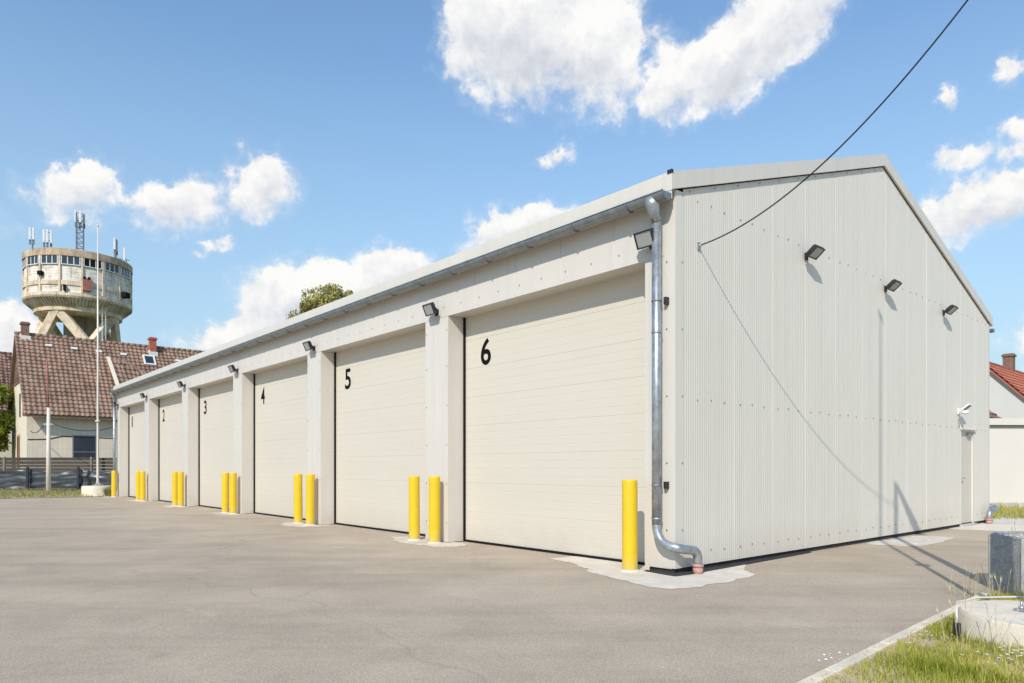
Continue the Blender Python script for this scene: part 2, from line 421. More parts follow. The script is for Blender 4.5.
mask = t.math('MAXIMUM', mask, thin)
lit = t.math('ADD', t.math('MULTIPLY', t.math('SUBTRACT', f0, f1), 1.3), t.math('MULTIPLY', grad, .8))
lit = t.math('ADD', lit, t.math('MULTIPLY', dens, -.20))
lit = t.math('ADD', lit, .70, clamp=True)
cc = t.ramp(lit, [(.10,(.47,.50,.55)),(.45,(.60,.615,.645)),(.80,(.745,.74,.725))])
bgc = t.node('ShaderNodeBackground', {'Color':cc,'Strength':1.0})
ez = t.node('ShaderNodeSeparateXYZ', {0:D}).outputs['Z']
veil = t.node('ShaderNodeMapRange', {0:ez,1:.04,2:.5,3:.85,4:.05}).outputs[0]     # summer haze low over the horizon
bgv = t.node('ShaderNodeBackground', {'Color':(.34,.475,.61,1),'Strength':1.0})
mv = t.node('ShaderNodeMixShader', {0:veil}); t.l.new(bg.outputs[0], mv.inputs[1]); t.l.new(bgv.outputs[0], mv.inputs[2])
mx = t.node('ShaderNodeMixShader', {0:mask}); t.l.new(mv.outputs[0], mx.inputs[1]); t.l.new(bgc.outputs[0], mx.inputs[2])
t.l.new(mx.outputs[0], out.inputs[0])
w.cycles.sampling_method = 'MANUAL'; w.cycles.sample_map_resolution = 512

vs = S.view_settings; S.display_settings.display_device = 'sRGB'
vs.view_transform = 'Standard'; vs.look = 'None'; vs.exposure = 0.40; vs.gamma = 1; vs.use_curve_mapping = False

# ------------------------------------------------------------------ the hall's frame
C0 = Vector((2.047,8.803,0)); ROT = R(40.89)
cr, sr = math.cos(ROT), math.sin(ROT)
def W(x,y,z=0): return Vector((C0.x + x*cr - y*sr, C0.y + x*sr + y*cr, z))
WD, LN = 12.72, 30.75
PC = [5.22+5.05*k for k in range(5)]           # middle of the piers between doors
PIERS = [(0.0,.47)] + [(c-.36,c+.36) for c in PC] + [(30.02,LN)]
OPEN = [(PIERS[i][1], PIERS[i+1][0]) for i in range(6)]   # openings; number 6 is the nearest

# ------------------------------------------------------------------ ground
def sheet(name, poly, z, m, **kw):
    b = MB(); b.add([(x,y,z) for x,y in poly], [tuple(range(len(poly)))])
    return tag(b.build(name, m), kind='structure', **kw)
sheet('ground', [(-1500,-1500),(1500,-1500),(1500,1500),(-1500,1500)], -.02, M['field'])
sheet('asphalt_yard', [(-70,-60),(70,-60),(70,17.7),(13.2,17.7),(12,22),(-12,34),(-17.6,32.4),(-21.6,29.8),(-30,29.2),(-70,28)], 0, M['asphalt'])

def blotch(cx, cy, hx, hy, n=64, rough=.16, seed=1):
    rnd = random.Random(seed); ph = [(rnd.uniform(0,6.3), rnd.uniform(.4,1)) for _ in range(9)]
    pts = []
    for i in range(n):
        a = 2*PI*i/n
        r = 1 + sum(rough*amp*math.sin(a*(k+2)+p)/(k+1.2) for k,(p,amp) in enumerate(ph)) + rnd.uniform(-.025,.025)
        sq = 1/max(abs(math.cos(a)),abs(math.sin(a)))**.55
        pts.append((cx+hx*r*sq*math.cos(a), cy+hy*r*sq*math.sin(a)))
    return pts
def roughen(poly, seg=.035, amp=.022):
    out_ = []
    for (a,e) in zip(poly, poly[1:]+poly[:1]):
        a,e = Vector((*a,0)),Vector((*e,0)); n = max(1,int((e-a).length/seg)); nn = Vector((-(e-a).y,(e-a).x,0)).normalized()
        for k in range(n):
            q = a.lerp(e,k/n); q += nn*(mnoise.noise(q*7)*amp*1.6 + random.uniform(-amp,amp)*.55)
            out_.append((q.x,q.y))
    return out_
def patch(poly_local, z, m):
    poly_local = roughen(poly_local)
    sheet('concrete_patch', [tuple(W(x,y)[:2]) for x,y in poly_local], z, m)
patch([(-.15,2.1),(-.25,1.5),(-.42,1.25),(-.47,1.05),(-.62,.92),(-.72,.72),(-.78,.45),(-.86,.12),(-.95,-.2),(-1.0,-.42),(-.9,-.62),(-.62,-.74),(-.3,-.72),(-.05,-.78),(.25,-.72),(.5,-.74),(.72,-.68),(.85,-.52),(.95,-.4),(1.12,-.3),(1.4,-.14),(1.6,-.04),(1.6,.3),(.3,2.1)], .004, M['patch'])
for i,c in enumerate(PC):
    patch(blotch(-.2,c+.08,.42+.07*math.sin(i*3),.84+.13*math.cos(i*5),seed=20+i), .004, M['patchold'])
patch(blotch(-.2,30.4,.42,.7,seed=31), .004, M['patchold'])
patch(blotch(6.6,-.45,1.15,.42,seed=41), .004, M['patchold'])
patch(blotch(11.4,-.7,1.6,.85,seed=42), .004, M['patch'])
patch(blotch(13.6,-1.1,1.2,1.6,seed=43), .008, M['patch'])

# ------------------------------------------------------------------ the hall
hall = empty('garage_hall', C0, ROT, label='long ivory metal-clad garage hall with six numbered sectional doors', cat='building')
SL = (7.13-5.02)/6.48
def zroof(x): return 4.84 + SL*(x if x < WD/2 else WD-x)

# ribbed gable wall, door opening left free
def rib_profile(x0, x1, seams, pitch=.05, depth=.0022):
    xs = []; x = x0
    n = int(round((x1-x0)/pitch))
    for i in range(n):
        a = x0 + (x1-x0)*i/n; p = (x1-x0)/n
        xs += [(a,0),(a+.36*p,0),(a+.5*p,depth),(a+.86*p,depth)]
    xs.append((x1,0))
    res = []
    for (x,d) in xs:
        near = min([abs(x-s) for s in seams] or [9])
        if near < .013: d = .006
        res.append((x,d))
    return res
SEAMS = [.31+1.03*k for k in range(1,12)]
DX0, DX1, DZ = 10.67, 11.57, 2.19
g = MB()
prof = rib_profile(.17, DX0, SEAMS) + rib_profile(DX0, DX1, SEAMS)[1:] + rib_profile(DX1, WD-.17, SEAMS)[1:]
for (xa,da),(xb,db) in zip(prof, prof[1:]):
    z0 = DZ if (xa >= DX0-1e-6 and xb <= DX1+1e-6) else .07
    mid = WD/2
    g.add([(xa,da,z0),(xb,db,z0),(xb,db,zroof(xb)),(xa,da,zroof(xa))],[(0,1,2,3)])
g.box(0,.168,-.004,.05,.07,4.84); g.box(WD-.168,WD,-.004,.05,.07,4.84)     # corner flashings
g.build('gable_wall', M['gable'], hall)
b = MB()                                       # reveals of the side door
b.box(DX0-.004,DX0+.03,.003,.16,.05,DZ); b.box(DX1-.03,DX1+.004,.003,.16,.05,DZ); b.box(DX0+.031,DX1-.031,.003,.16,DZ-.03,DZ+.004)
sd = MB(); sd.box(DX0+.032,DX1-.032,.045,.10,.05,DZ-.032)
sdo = sd.build('side_door', M['door'], hall, bevel=.003)
b.build('door_frame', M['trim'], sdo)
hb = MB(); hb.box(DX0+.06,DX0+.11,.03,.044,.98,1.2); hb.tube([(DX0+.085,.03,1.1),(DX0+.085,-.015,1.1),(DX0+.2,-.015,1.1)],.012,8)
hb.build('door_handle', M['steel'], sdo)
hb = MB(); hb.box(DX1-.38,DX1-.12,-.005,.044,DZ-.15,DZ-.08); hb.bar((DX1-.2,-.012,DZ-.07),(DX1-.42,-.014,DZ-.06),.02,.012)
hb.build('door_closer', M['steel'], sdo)
hb = MB(); hb.box(DX0-.05,DX1+.05,-.05,.002,DZ+.006,DZ+.03); hb.build('drip_flashing', M['trim'], sdo)
hb = MB(); hb.box(DX0,DX1,-.06,.16,.0,.049); hb.build('door_step', M['concrete'], sdo)

# plinth, back and far walls
p = MB(); p.box(.42,WD-.03,.03,LN-.03,-.1,.069); p.box(.03,.4195,.03,.44,-.1,.069); p.build('plinth', M['plinth'], hall)
b = MB(); b.prism([(.17,.07),(WD-.02,.07),(WD-.02,4.84),(WD/2,zroof(WD/2)),(.17,4.90)][:], 'y', LN-.05, LN); b.build('end_wall', M['gable'], hall)
b = MB(); b.box(WD-.05,WD,.052,LN-.06,.07,4.84); b.build('rear_wall', M['panel'], hall)
# inner dark volume behind the doors so nothing shines through
b = MB(); b.box(.47,.50,.06,LN-.06,.07,4.8); b.build('light_block', M['plinth'], hall)

# piers with panel joints
for (y0,y1) in PIERS:
    b = MB(); c = (y0+y1)/2; first = y0 == 0.0
    pts = [(0.0,y0),(0.0,c-.012),(.010,c-.006),(.010,c+.006),(0.0,c+.012),(0.0,y1),(.44,y1),(.44,y0)]
    if first: pts = [(0.0,.052),(0.0,y1),(.44,y1),(.44,.052)]
    b.prism(pts[::-1], 'z', (.012 if not first else .06), 4.047)
    if not first:
        b.box(-.003,-.0005,y0+.002,y0+.075,.012,4.044); b.box(-.003,-.0005,y1-.075,y1-.002,.012,4.044)
    else:
        b.box(-.004,-.0005,0.0,.16,.07,4.8); b.box(0,.05,0.0015,.0515,.07,4.8); b.box(-.003,-.0005,y1-.075,y1-.002,.012,4.044)
    b.build('pier', M['panel'], hall)
# lintel panel over the doors, vertical joints every metre
b = MB(); ys = [0.052]; y = 1.0; seam = []
while y < LN-.3: seam.append(y); y += 1.03
pts = [(0.0,.052)]
for s_ in seam: pts += [(0,s_-.010),(.008,s_-.004),(.008,s_+.004),(0,s_+.010)]
pts += [(0.0,LN),(.44,LN),(.44,.052)]
b.prism(pts[::-1], 'z', 4.05, 4.8)
b.box(-.006,-.0005,.17,LN,4.04,4.13)          # drip flashing along the lower edge
b.build('lintel_panel', M['panel'], hall)

# roof with folded verge trims
def roof_poly(o=0): return [(-.12,5.02),(WD/2,7.13),(WD+.12,5.02),(WD+.12,4.80),(WD/2,6.912),(-.12,4.80)]
b = MB(); b.prism(roof_poly(), 'y', .004, LN+.03); b.build('roof', M['trim'], hall)
b = MB(); q = roof_poly(); 
b.prism([q[0],q[1],q[4],q[5]], 'y', -.045, .002); b.prism([q[1],q[2],q[3],q[4]], 'y', -.045, .002)
b.box(-.124,-.1205,-.045,LN+.03,4.79,5.024); b.box(-.118,-.10,-.03,LN+.02,4.69,4.799)
b.build('verge_trim', M['trim'], hall)
b = MB()
b.prism([(0,4.84-.014),(WD/2,zroof(WD/2)-.014),(WD/2,zroof(WD/2)+.004),(0,4.844)], 'y', -.010, .001)
b.prism([(WD/2,zroof(WD/2)-.014),(WD,4.84-.014),(WD,4.844),(WD/2,zroof(WD/2)+.004)], 'y', -.010, .001)
b.build('verge_gap_filler', M['rubber'], hall)
b = MB(); b.box(-.135,-.10,-.05,.02,5.0,5.045); b.build('verge_end_cap', M['lampblack'], hall)

# screws
b = MB()
def screw(p, n):
    p = Vector(p); n = Vector(n); u = Vector((0,0,1)); v = n.cross(u)
    r = .011
    ring = [p + (u*math.cos(2*PI*k/6) + v*math.sin(2*PI*k/6))*r for k in range(6)]
    top = [q + n*.008 for q in ring]
    b.add(ring+top, [tuple(range(6,12))] + [(k,(k+1)%6,6+(k+1)%6,6+k) for k in range(6)])
for z in (4.80,2.22,.24):
    for s_ in [.31]+SEAMS:
        for dx in (.17,.48,.80):
            x = s_+dx
            if x < WD-.2 and not (DX0-.05 < x < DX1+.05 and z < 2.3): screw((x,.0,z+(.015 if dx==.48 else 0)),(0,-1,0))
for k in range(6):
    for (px_,ny) in ((.145,0),): screw((px_,-.004,.55+.85*k),(0,-1,0))
    screw((-.004,.12,.55+.85*k),(-1,0,0))
for k in range(22):
    x = .3+k*.57
    screw((x,-.012,zroof(x)-.05),(0,-1,0))
for (y0,y1) in PIERS[1:]:
    for z in (.35,1.05,1.75,2.45,3.15,3.8):
        screw((-.003,y0+.04,z),(-1,0,0)); screw((-.003,y1-.04,z),(-1,0,0))
y = .4
while y < LN:
    screw((-.0,y,4.21),(-1,0,0)); y += .51
tag(b.build('screws', M['screw'], hall), kind='stuff')

# sectional doors with numbers
def glyph(txt):
    c = bpy.data.curves.new('number','FONT'); c.body = txt; c.size = 1; c.extrude = 0; c.offset = .018
    o = bpy.data.objects.new('number', c); COL.objects.link(o)
    dg = bpy.context.evaluated_depsgraph_get(); me = bpy.data.meshes.new_from_object(o.evaluated_get(dg))
    bpy.data.objects.remove(o); return me
for i,(y0,y1) in enumerate(OPEN):
    num = str(6-i)
    a, e = y0-.06, y1+.06
    m_ = MB(); zs = [(.04,0.0)]; z = .04; k = 0
    while z < 4.2:
        z2 = z + .128; k += 1
        dp = .0042 if k % 4 == 0 else .002
        gp = .003
        zs += [(z2-gp-.004,0.0),(z2-gp,dp),(z2,dp),(z2+.004,0.0)]; z = z2
    for (za,da),(zb,db) in zip(zs, zs[1:]):
        m_.add([(.37+da,a,za),(.37+da,e,za),(.37+db,e,zb),(.37+db,a,zb)],[(0,1,2,3)])
    d = m_.build('garage_door', M['door'], hall)
    tag(d, 'sectional garage door with black number ' + num)
    s1 = MB(); s1.box(.330,.366,y1-.030,y1-.001,.0,4.046); s1.build('side_seal', M['rubber'], d)
    s1 = MB(); s1.box(.330,.366,y0+.001,y0+.030,.0,4.046); s1.build('side_seal', M['rubber'], d)
    s1 = MB(); s1.box(.345,.40,y0+.031,y1-.031,.0,.04); s1.build('bottom_seal', M['rubber'], d)
    me = glyph(num); xs = [v.co.x for v in me.vertices]; yz = [v.co.y for v in me.vertices]
    wd = .15 if num == '1' else .28; hh = .47
    sx = wd/(max(xs)-min(xs)); sy = hh/(max(yz)-min(yz)); x0_, z0_ = min(xs), min(yz)
    ytop = y1-.47
    for v in me.vertices:
        v.co = Vector((.3665, ytop-(v.co.x-x0_)*sx, 3.135+(v.co.y-z0_)*sy))
    me.materials.clear(); me.materials.append(M['black'])
    o = bpy.data.objects.new('number', me); COL.objects.link(o); o.parent = d

# gutters and downpipes
def gutter(xc, sgn):
    b = MB(); n = 10; r = .088; zc = 4.745
    prof = [(xc + r*math.cos(PI+PI*k/n), zc + r*math.sin(PI+PI*k/n)) for k in range(n+1)]
    inner = [(xc + (r-.006)*math.cos(PI+PI*k/n), zc + (r-.006)*math.sin(PI+PI*k/n)) for k in range(n+1)][::-1]
    b.prism((prof+inner)[::-1], 'y', -.035, LN+.03)
    b.tube([(xc-sgn*r*1.02,-.035,zc+.004),(xc-sgn*r*1.02,LN+.03,zc+.004)],.012,8)
    b.prism(prof[::-1], 'y', -.037, -.031); b.prism(prof[::-1], 'y', LN+.027, LN+.033)
    go = b.build('gutter', M['zinc'], hall)
    pr = None
    y = .55
    while y < LN:
        if pr is None:
            b = MB(); r2 = r+.005
            pts = [(xc + r2*math.cos(PI+PI*k/8), 0, zc + r2*math.sin(PI+PI*k/8)) for k in range(9)]
            for p_,q_ in zip(pts,pts[1:]): b.bar(p_, q_, .03, .005, up=(0,1,0.001))
            b.box(xc+(r2 if sgn>0 else -r2-.03), xc+(r2+.03 if sgn>0 else -r2), -.015,.015, zc-.02, zc+.01)
            pr = b.build('gutter_bracket', M['zinc'], go); pr.location.y = y
        else:
            c = pr.copy(); COL.objects.link(c); c.parent = go; c.location.y = y
        y += .97
    return go
gutter(-.215, 1); gutter(WD+.215, -1)
def downpipe(mx, my, ex=0.0):
    """mx: function mapping local design coordinates to the hall's frame (mirrors the pipe)"""
    X = (lambda x: x) if not mx else (lambda x: WD-x)
    Y = (lambda y: y) if not my else (lambda y: LN-y)
    P = lambda x,y,z: (X(x),Y(y),z)
    b = MB()
    b.tube([P(-.215,.19,4.72),P(-.205,.19,4.64),P(-.165,.19,4.53),P(-.13,.19,4.45)],[.098,.094,.07,.065],20)
    pts = [P(-.125,.19,4.5),P(-.125,.19,2.2),P(-.125,.19,.62)]
    b.tube(pts,.060,20)
    lower = [Vector(P(-.125,.19,.66))] + arc(P(-.125,.19,.60),P(-.125,.17,.40),P(-.125,-.0,.37),7) + arc(P(-.125,-.03,.362),P(-.122,-.15,.345),P(.02,-.15,.325),7) + [Vector(P(.14+ex,-.15,.31))] + arc(P(.17+ex,-.15,.305),P(.27+ex,-.15,.29),P(.275+ex,-.15,.16),7) + [Vector(P(.275+ex,-.15,.10))]
    b.tube(lower,.058,18)
    for z in (3.05,.70): b.tube([P(-.125,.19,z-.012),P(-.125,.19,z+.012)],.066,18)
    d = b.build('downpipe', M['pipezinc'], hall)
    for z in (3.45,1.12):
        c = MB(); c.tube([P(-.125,.19,z-.012),P(-.125,.19,z+.012)],.066,18)
        k = c.build('pipe_clamp', M['zinc'], d)
        c = MB(); c.box(min(X(-.07),X(-.002)),max(X(-.07),X(-.002)),min(Y(.085),Y(.125)),max(Y(.085),Y(.125)),z-.045,z+.045); c.build('clamp_foot', M['lampblack'], k)
    c = MB(); c.tube([P(.275+ex,-.15,.0),P(.275+ex,-.15,.085)],.064,18); c.tube([P(.275+ex,-.15,.085),P(.275+ex,-.15,.125)],.071,18); c.build('drain_socket', M['redpipe'], d)
downpipe(False, False); downpipe(True, False, .3); downpipe(False, True)

# dark debris strip at the near corner
sheet('soil_strip', [tuple(W(x,y)[:2]) for x,y in [(-.10,.42),(-.14,.1),(-.16,-.12),(0.1,-.15),(1.2,-.12),(3.5,-.06),(3.5,.05),(.05,.05),(.03,.42)]], .012, M['plinth'])

# ------------------------------------------------------------------ bollards
def bollard():
    o = empty('bollard', label='yellow bollard', cat='bollard', group='yellow steel bollards guarding the door piers')
    b = MB(); b.lathe((0,0,0),[(.1,-.2),(.1,1.155),(.0985,1.17),(.094,1.181),(.086,1.185)],32); b.lathe((0,0,0),[(.086,1.185),(.06,1.178),(.0,1.176)],32)
    b.build('post', M['yellow'], o)
    b = MB(); b.lathe((0,0,0),[(.128,.0),(.122,.018),(.1005,.026)],32); b.build('mortar_collar', M['collar'], o)
    return o
BN = ['at the near corner of the hall, right of door 6']
spots = [(-.21,.55,'single yellow bollard right of door 6 by the downpipe')]
nm = [('6','5'),('5','4'),('4','3'),('3','2'),('2','1')]
for (c,(r_,l_)) in zip(PC,nm):
    spots.append((-.2,c-.22,'right-hand yellow bollard of the pair between doors %s and %s' % (l_,r_)))
    spots.append((-.2,c+.43,'left-hand yellow bollard of the pair between doors %s and %s' % (l_,r_)))
spots.append((-.2,30.28,'single yellow bollard left of door 1 at the far end'))
b0 = None
for (x,y,lab) in spots:
    o = b0 = bollard() if b0 is None else b0
    if o.get('placed'): o = copy_tree(b0)
    o['label'] = lab; o['placed'] = 1; o.location = W(x,y,0); o.rotation_euler = (R(random.uniform(-.5,.5)),R(random.uniform(-.5,.5)),ROT+random.uniform(-3,3))
for o in bpy.data.objects:
    if 'placed' in o: del o['placed']

# ------------------------------------------------------------------ floodlights
def floodlight(deg):
    """origin on the wall, looks along -Y, tilted down"""
    o = empty('floodlight')
    b = MB(); b.box(-.05,.05,-.025,0,-.06,.06); b.bar((0,-.02,0),(0,-.11,.0),.03,.03)
    b.bar((-.16,-.11,0),(.16,-.11,0),.035,.012); b.bar((-.165,-.10,0),(-.165,-.17,.045),.012,.035); b.bar((.165,-.10,0),(.165,-.17,.045),.012,.035)
    b.build('bracket', M['lampblack'], o)
    h = MB(); t_ = R(deg)
    n = Vector((0,-math.cos(t_),-math.sin(t_))); u = Vector((0,-math.sin(t_),math.cos(t_))); s_ = Vector((1,0,0)); c = Vector((0,-.18,.045))
    h.obox(c, s_*.155, u*.115, n*.03)
    for k in range(9): h.obox(c - n*.045 + s_*(-.12+.03*k), s_*.004, u*.085, n*.018)
    # raised rim round the glass
    for sg in (-1,1):
        h.obox(c + n*.036 + s_*.145*sg, s_*.012, u*.117, n*.008); h.obox(c + n*.036 + u*.107*sg, s_*.132, u*.010, n*.008)
    h.build('housing', M['lampblack'], o, bevel=.004)
    l = MB(); l.obox(c + n*.0315, s_*.132, u*.096, n*.002); l.build('glass', M['lens'], o)
    return o
protos = {}
def place_flood(x, y, z, rz, lab, grp, sc=.86):
    if grp not in protos: o = protos[grp] = floodlight(50 if sc == .86 else 24)
    else: o = copy_tree(protos[grp])
    o.location = W(x,y,z); o.rotation_euler = (0,0,ROT+rz); o.scale = (sc,)*3
    tag(o, lab, 'floodlight', grp)
GA = 'floodlights on the gable wall'; FA = 'floodlights over the door piers'
place_flood(3.40,-.004,4.66,0,'black floodlight on the gable nearest the ridge-left cable, leftmost of three',GA)
place_flood(6.46,-.004,4.66,0,'black floodlight on the gable under the roof ridge, middle of three',GA)
place_flood(9.52,-.004,4.66,0,'black floodlight on the gable above the side door, rightmost of three',GA)
fl = [(.33,4.22,'black floodlight beside the near downpipe right of door 6')]
for (c,(r_,l_)) in zip(PC,nm): fl.append((c-.03,4.15,'black floodlight over the pier between doors %s and %s' % (l_,r_)))
fl.append((30.35,4.15,'black floodlight at the far end left of door 1'))
for (y,z,lab) in fl: place_flood(-.007,y,z,-PI/2,lab,FA,.9)

# security lamp over the side door
sl = empty('security_light', W(10.45,-.004,2.62), ROT, label='white motion sensor lamp on the gable above the side door', cat='wall light')
b = MB(); b.box(-.05,.05,-.03,0,-.09,.03); b.tube([(0,-.02,-.03),(0,-.12,-.03)],.018,10); b.build('wall_mount', M['white'], sl, bevel=.004)
b = MB(); b.obox((.02,-.17,.06),(.11,0,0),Vector((0,-.7,.55))*.10,Vector((0,.55,.7))*.02); b.tube([(0,-.03,.0),(.02,-.14,.04)],.018,10); b.build('lamp_head', M['white'], sl, bevel=.004)
b = MB(); b.obox((.02,-.17-.0121,.06-.0155),(.095,0,0),Vector((0,-.7,.55))*.08,Vector((0,.55,.7))*.0015); b.build('glass', M['glass'], sl)
b = MB(); b.lathe((0,-.14,-.06),[(0,.045),(.05,.04),(.075,.02),(.08,-.005),(.06,-.03),(0,-.045)],20); b.build('sensor_dome', M['white'], sl)
b = MB(); b.tube([(.0,-.06,-.10),(.02,-.012,-.2),(.05,-.012,-.40)],.006,6); b.build('supply_cord', M['steel'], sl)

# ------------------------------------------------------------------ masts, street lamp and cable on the right
def concrete_ring(name, loc, r, h, lab, rz=0):
    b = MB(); b.lathe((0,0,0),[(r,-.1),(r,h-.025),(r-.02,h)],64); b.lathe((0,0,0),[(r-.02,h),(r-.06,h+.001),(r-.16,h+.004),(0,h+.012)],64)
    o = b.build(name, M['ringconc']); o.location = loc; o.rotation_euler = (0,0,rz)
    return tag(o, lab, 'foundation')
def flagpole(loc, h, z0, lab, r0=.062):
    o = empty('flagpole', loc, label=lab, cat='flagpole', group='white flagpoles standing on concrete rings')
    b = MB(); b.tube([(0,0,z0),(0,0,z0+.02),(0,0,h*.5),(0,0,h)],[r0,r0,r0*.78,r0*.42],20); b.lathe((0,0,h),[(.05,0),(.055,.03),(.03,.07),(0,.08)],14); b.build('pole', M['mast'], o)
    b = MB(); b.lathe((0,0,3.45),[(r0,.0),(r0+.055,.01),(r0+.055,.07),(r0*.9,.08)],20); b.build('collar', M['mast'], o)
    b = MB(); b.box(-.18,.18,-.18,.18,z0,z0+.014)
    b.build('base_plate', M['steel'], o, bevel=.003)
    for sx in (-1,1):
        for sy in (-1,1):
            c = MB(); c.tube([(sx*.14,sy*.14,z0+.014),(sx*.14,sy*.14,z0+.075)],.011,8); c.tube([(sx*.14,sy*.14,z0+.0145),(sx*.14,sy*.14,z0+.034)],.021,6); c.build('anchor_bolt', M['steel'], o)
    for a in (0,PI/2):
        ca, sa = math.cos(a), math.sin(a)
        for s_ in (-1,1):
            c = MB(); v = Vector((ca,sa,0))*s_; n = Vector((-sa,ca,0))*.006
            p1 = v*(r0-.01)+Vector((0,0,z0+.015)); p2 = v*.15+Vector((0,0,z0+.015)); p3 = v*(r0-.01)+Vector((0,0,z0+.2))
            c.add([p1-n,p2-n,p3-n,p1+n,p2+n,p3+n],[(0,1,2),(5,4,3),(0,3,4,1),(1,4,5,2),(2,5,3,0)]); c.build('gusset', M['steel'], o)
    return o
MAST = Vector((4.18,5.42,0)); RC = Vector((4.17,5.40,0))
concrete_ring('concrete_ring', RC, .62, .21, 'round concrete foundation ring in the grass by the kerb')
fp = flagpole(MAST, 10.3, .223, 'white flagpole on the concrete ring beside the grass verge', r0=.037)
fp.rotation_euler = (0,0,R(20))

lampL = Vector(W(.35,-3.82))
sl2 = empty('street_lamp', lampL, ROT, label='slim grey street lamp holding the overhead cable beside the planter', cat='street lamp')
b = MB(); b.tube([(0,0,-.3),(0,0,.9),(0,0,7.0)],[.07,.07,.045],18); b.build('pole', M['steel'], sl2)
b = MB(); b.prism([(-.035,-.02),(-.14,-.45),(-.13,-.72),(.0,-.80),(.13,-.72),(.14,-.45),(.035,-.02)], 'z', 6.98, 7.06); b.build('lamp_head', M['lampblack'], sl2, bevel=.02)
b = MB(); b.box(-.1,.1,-.70,-.42,6.972,6.982); b.build('glass', M['lens'], sl2)
b = MB(); b.tube([(0,0,6.52),(0,0,6.62)],.062,14); b.build('cable_clamp', M['steel'], sl2)

A = W(.5,-.015,4.23); B = lampL + Vector((0,0,6.58)); pts = []
for i in range(41):
    k = i/40; x = A.lerp(B,k); sag = 1.62*4*k*(1-k)*.72
    x.z = 4.23 + (6.58-4.23)*(k) - sag*(1-.0*k)
    pts.append(x)
# sag fitted to the photograph: nearly level where it leaves the wall, steep at the lamp
pts = [Vector((A.x+(B.x-A.x)*k, A.y+(B.y-A.y)*k, 4.23 + .10*k + (6.58-4.33)*(k**1.9))) for k in [i/40 for i in range(41)]]
oc = empty('overhead_cable', A, label='black overhead cable running from the gable wall up to the street lamp', cat='cable')
b = MB(); b.tube([p_-A for p_ in pts], .0085, 8); b.build('wire', M['cable'], oc)
b = MB(); b.tube([Vector(W(.5,.0,4.23))-A, Vector(W(.5,-.05,4.23))-A], .014, 8); b.obox(Vector(W(.5,-.012,4.225))-A, Vector((cr,sr,0))*.03, Vector((-sr,cr,0))*.006, (0,0,.045)); b.build('wall_hook', M['steel'], oc)

# octagonal planter with gravel
PL = Vector((5.92,7.62,0)); PR = .63; PH = .60
pl = empty('planter', PL, 0, label='octagonal exposed-aggregate planter filled with gravel at the edge of the yard', cat='planter')
b = MB(); a0 = R(26); n = 8
ring = lambda r,z: [(r*math.cos(a0+2*PI*k/n), r*math.sin(a0+2*PI*k/n), z) for k in range(n)]
vs_ = ring(PR,-.05)+ring(PR,PH)+ring(PR-.09,PH)+ring(PR-.09,PH-.07)
b.add(vs_, [(k,(k+1)%n,n+(k+1)%n,n+k) for k in range(n)]+[(n+k,n+(k+1)%n,2*n+(k+1)%n,2*n+k) for k in range(n)]+[(2*n+k,2*n+(k+1)%n,3*n+(k+1)%n,3*n+k) for k in range(n)])
b.build('tub', M['granite'], pl, bevel=.012)
b = MB()
for k in range(n):
    a = a0+2*PI*k/n; d = Vector((math.cos(a),math.sin(a),0)); s_ = Vector((-d.y,d.x,0))
    b.obox(d*(PR-.014)+Vector((0,0,PH/2)), d*.017, s_*.02, Vector((0,0,PH/2-.004)))
b.build('corner_ribs', M['concrete'], pl, bevel=.006)
b = MB(); rnd = random.Random(3)
b.add(ring(PR-.085,PH-.065), [tuple(range(n))])
for i in range(900):
    r = (PR-.11)*math.sqrt(rnd.random()); a = rnd.uniform(0,2*PI); s_ = rnd.uniform(.012,.028)
    c = Vector((r*math.cos(a),r*math.sin(a),PH-.062+rnd.uniform(0,.03)))
    vv = [c+Vector((rnd.uniform(.7,1.2)*s_*x,rnd.uniform(.7,1.2)*s_*y,rnd.uniform(.6,1)*s_*z)) for x,y,z in ((1,0,0),(0,1,0),(-1,0,0),(0,-1,0),(0,0,1),(0,0,-1))]
    b.add(vv, [(0,1,4),(1,2,4),(2,3,4),(3,0,4),(1,0,5),(2,1,5),(3,2,5),(0,3,5)])
tag(b.build('gravel_fill', M['gravel'], pl), kind='stuff')

# pale conduit looping out of a dark post beside the ring
cd = empty('cable_conduit', (3.40,5.36,0), label='pale bent conduit on a short black post beside the concrete ring', cat='conduit')
b = MB(); b.box(-.022,.022,-.02,.02,-.05,.16); b.build('post', M['lampblack'], cd, bevel=.004)
b = MB(); b.tube([(0,0,.14)]+[tuple(q_) for q_ in arc((0,0,.21),(.0,.01,.28),(.06,.09,.277),6)]+[(.16,.25,.27),(.34,.46,.236),(.6,.68,.224),(1.0,.72,.224),(1.3,.70,.2),(1.5,.7,-.05)],.0085,10); b.build('pipe', M['mast'], cd)

# ------------------------------------------------------------------ kerb and grass verge on the right
K0 = Vector((-.86,1.755,0)); K1 = Vector((4.30,6.74,0)); KD = (K1-K0).normalized(); KN = Vector((KD.y,-KD.x,0))
kp = [K0 + KD*t_ for t_ in [i*1.0 for i in range(8)]]
KL = 7.6; off_end = K0 + KD*KL
i = 0; y = 0; k0 = None
while y < KL:
    b = MB(); L_ = .985
    hgt = .045
    c = K0 + KD*(y+.5) + KN*.04
    o = None
    b.obox((0,0,hgt/2-.05), (L_/2,0,0), (0,.042,0), (0,0,hgt/2+.05))
    if k0 is None:
        k0 = o = b.build('kerb', M['kerb'], bevel=.006)
    else:
        o = k0.copy(); COL.objects.link(o)
    o.location = c + Vector((0,0,random.uniform(-.004,.004))); o.rotation_euler = (0,0,math.atan2(KD.y,KD.x)+random.uniform(-.006,.006))
    tag(o, kind='structure'); y += 1.0; i += 1
V0 = K0+KN*.08; V1 = off_end+KN*.08
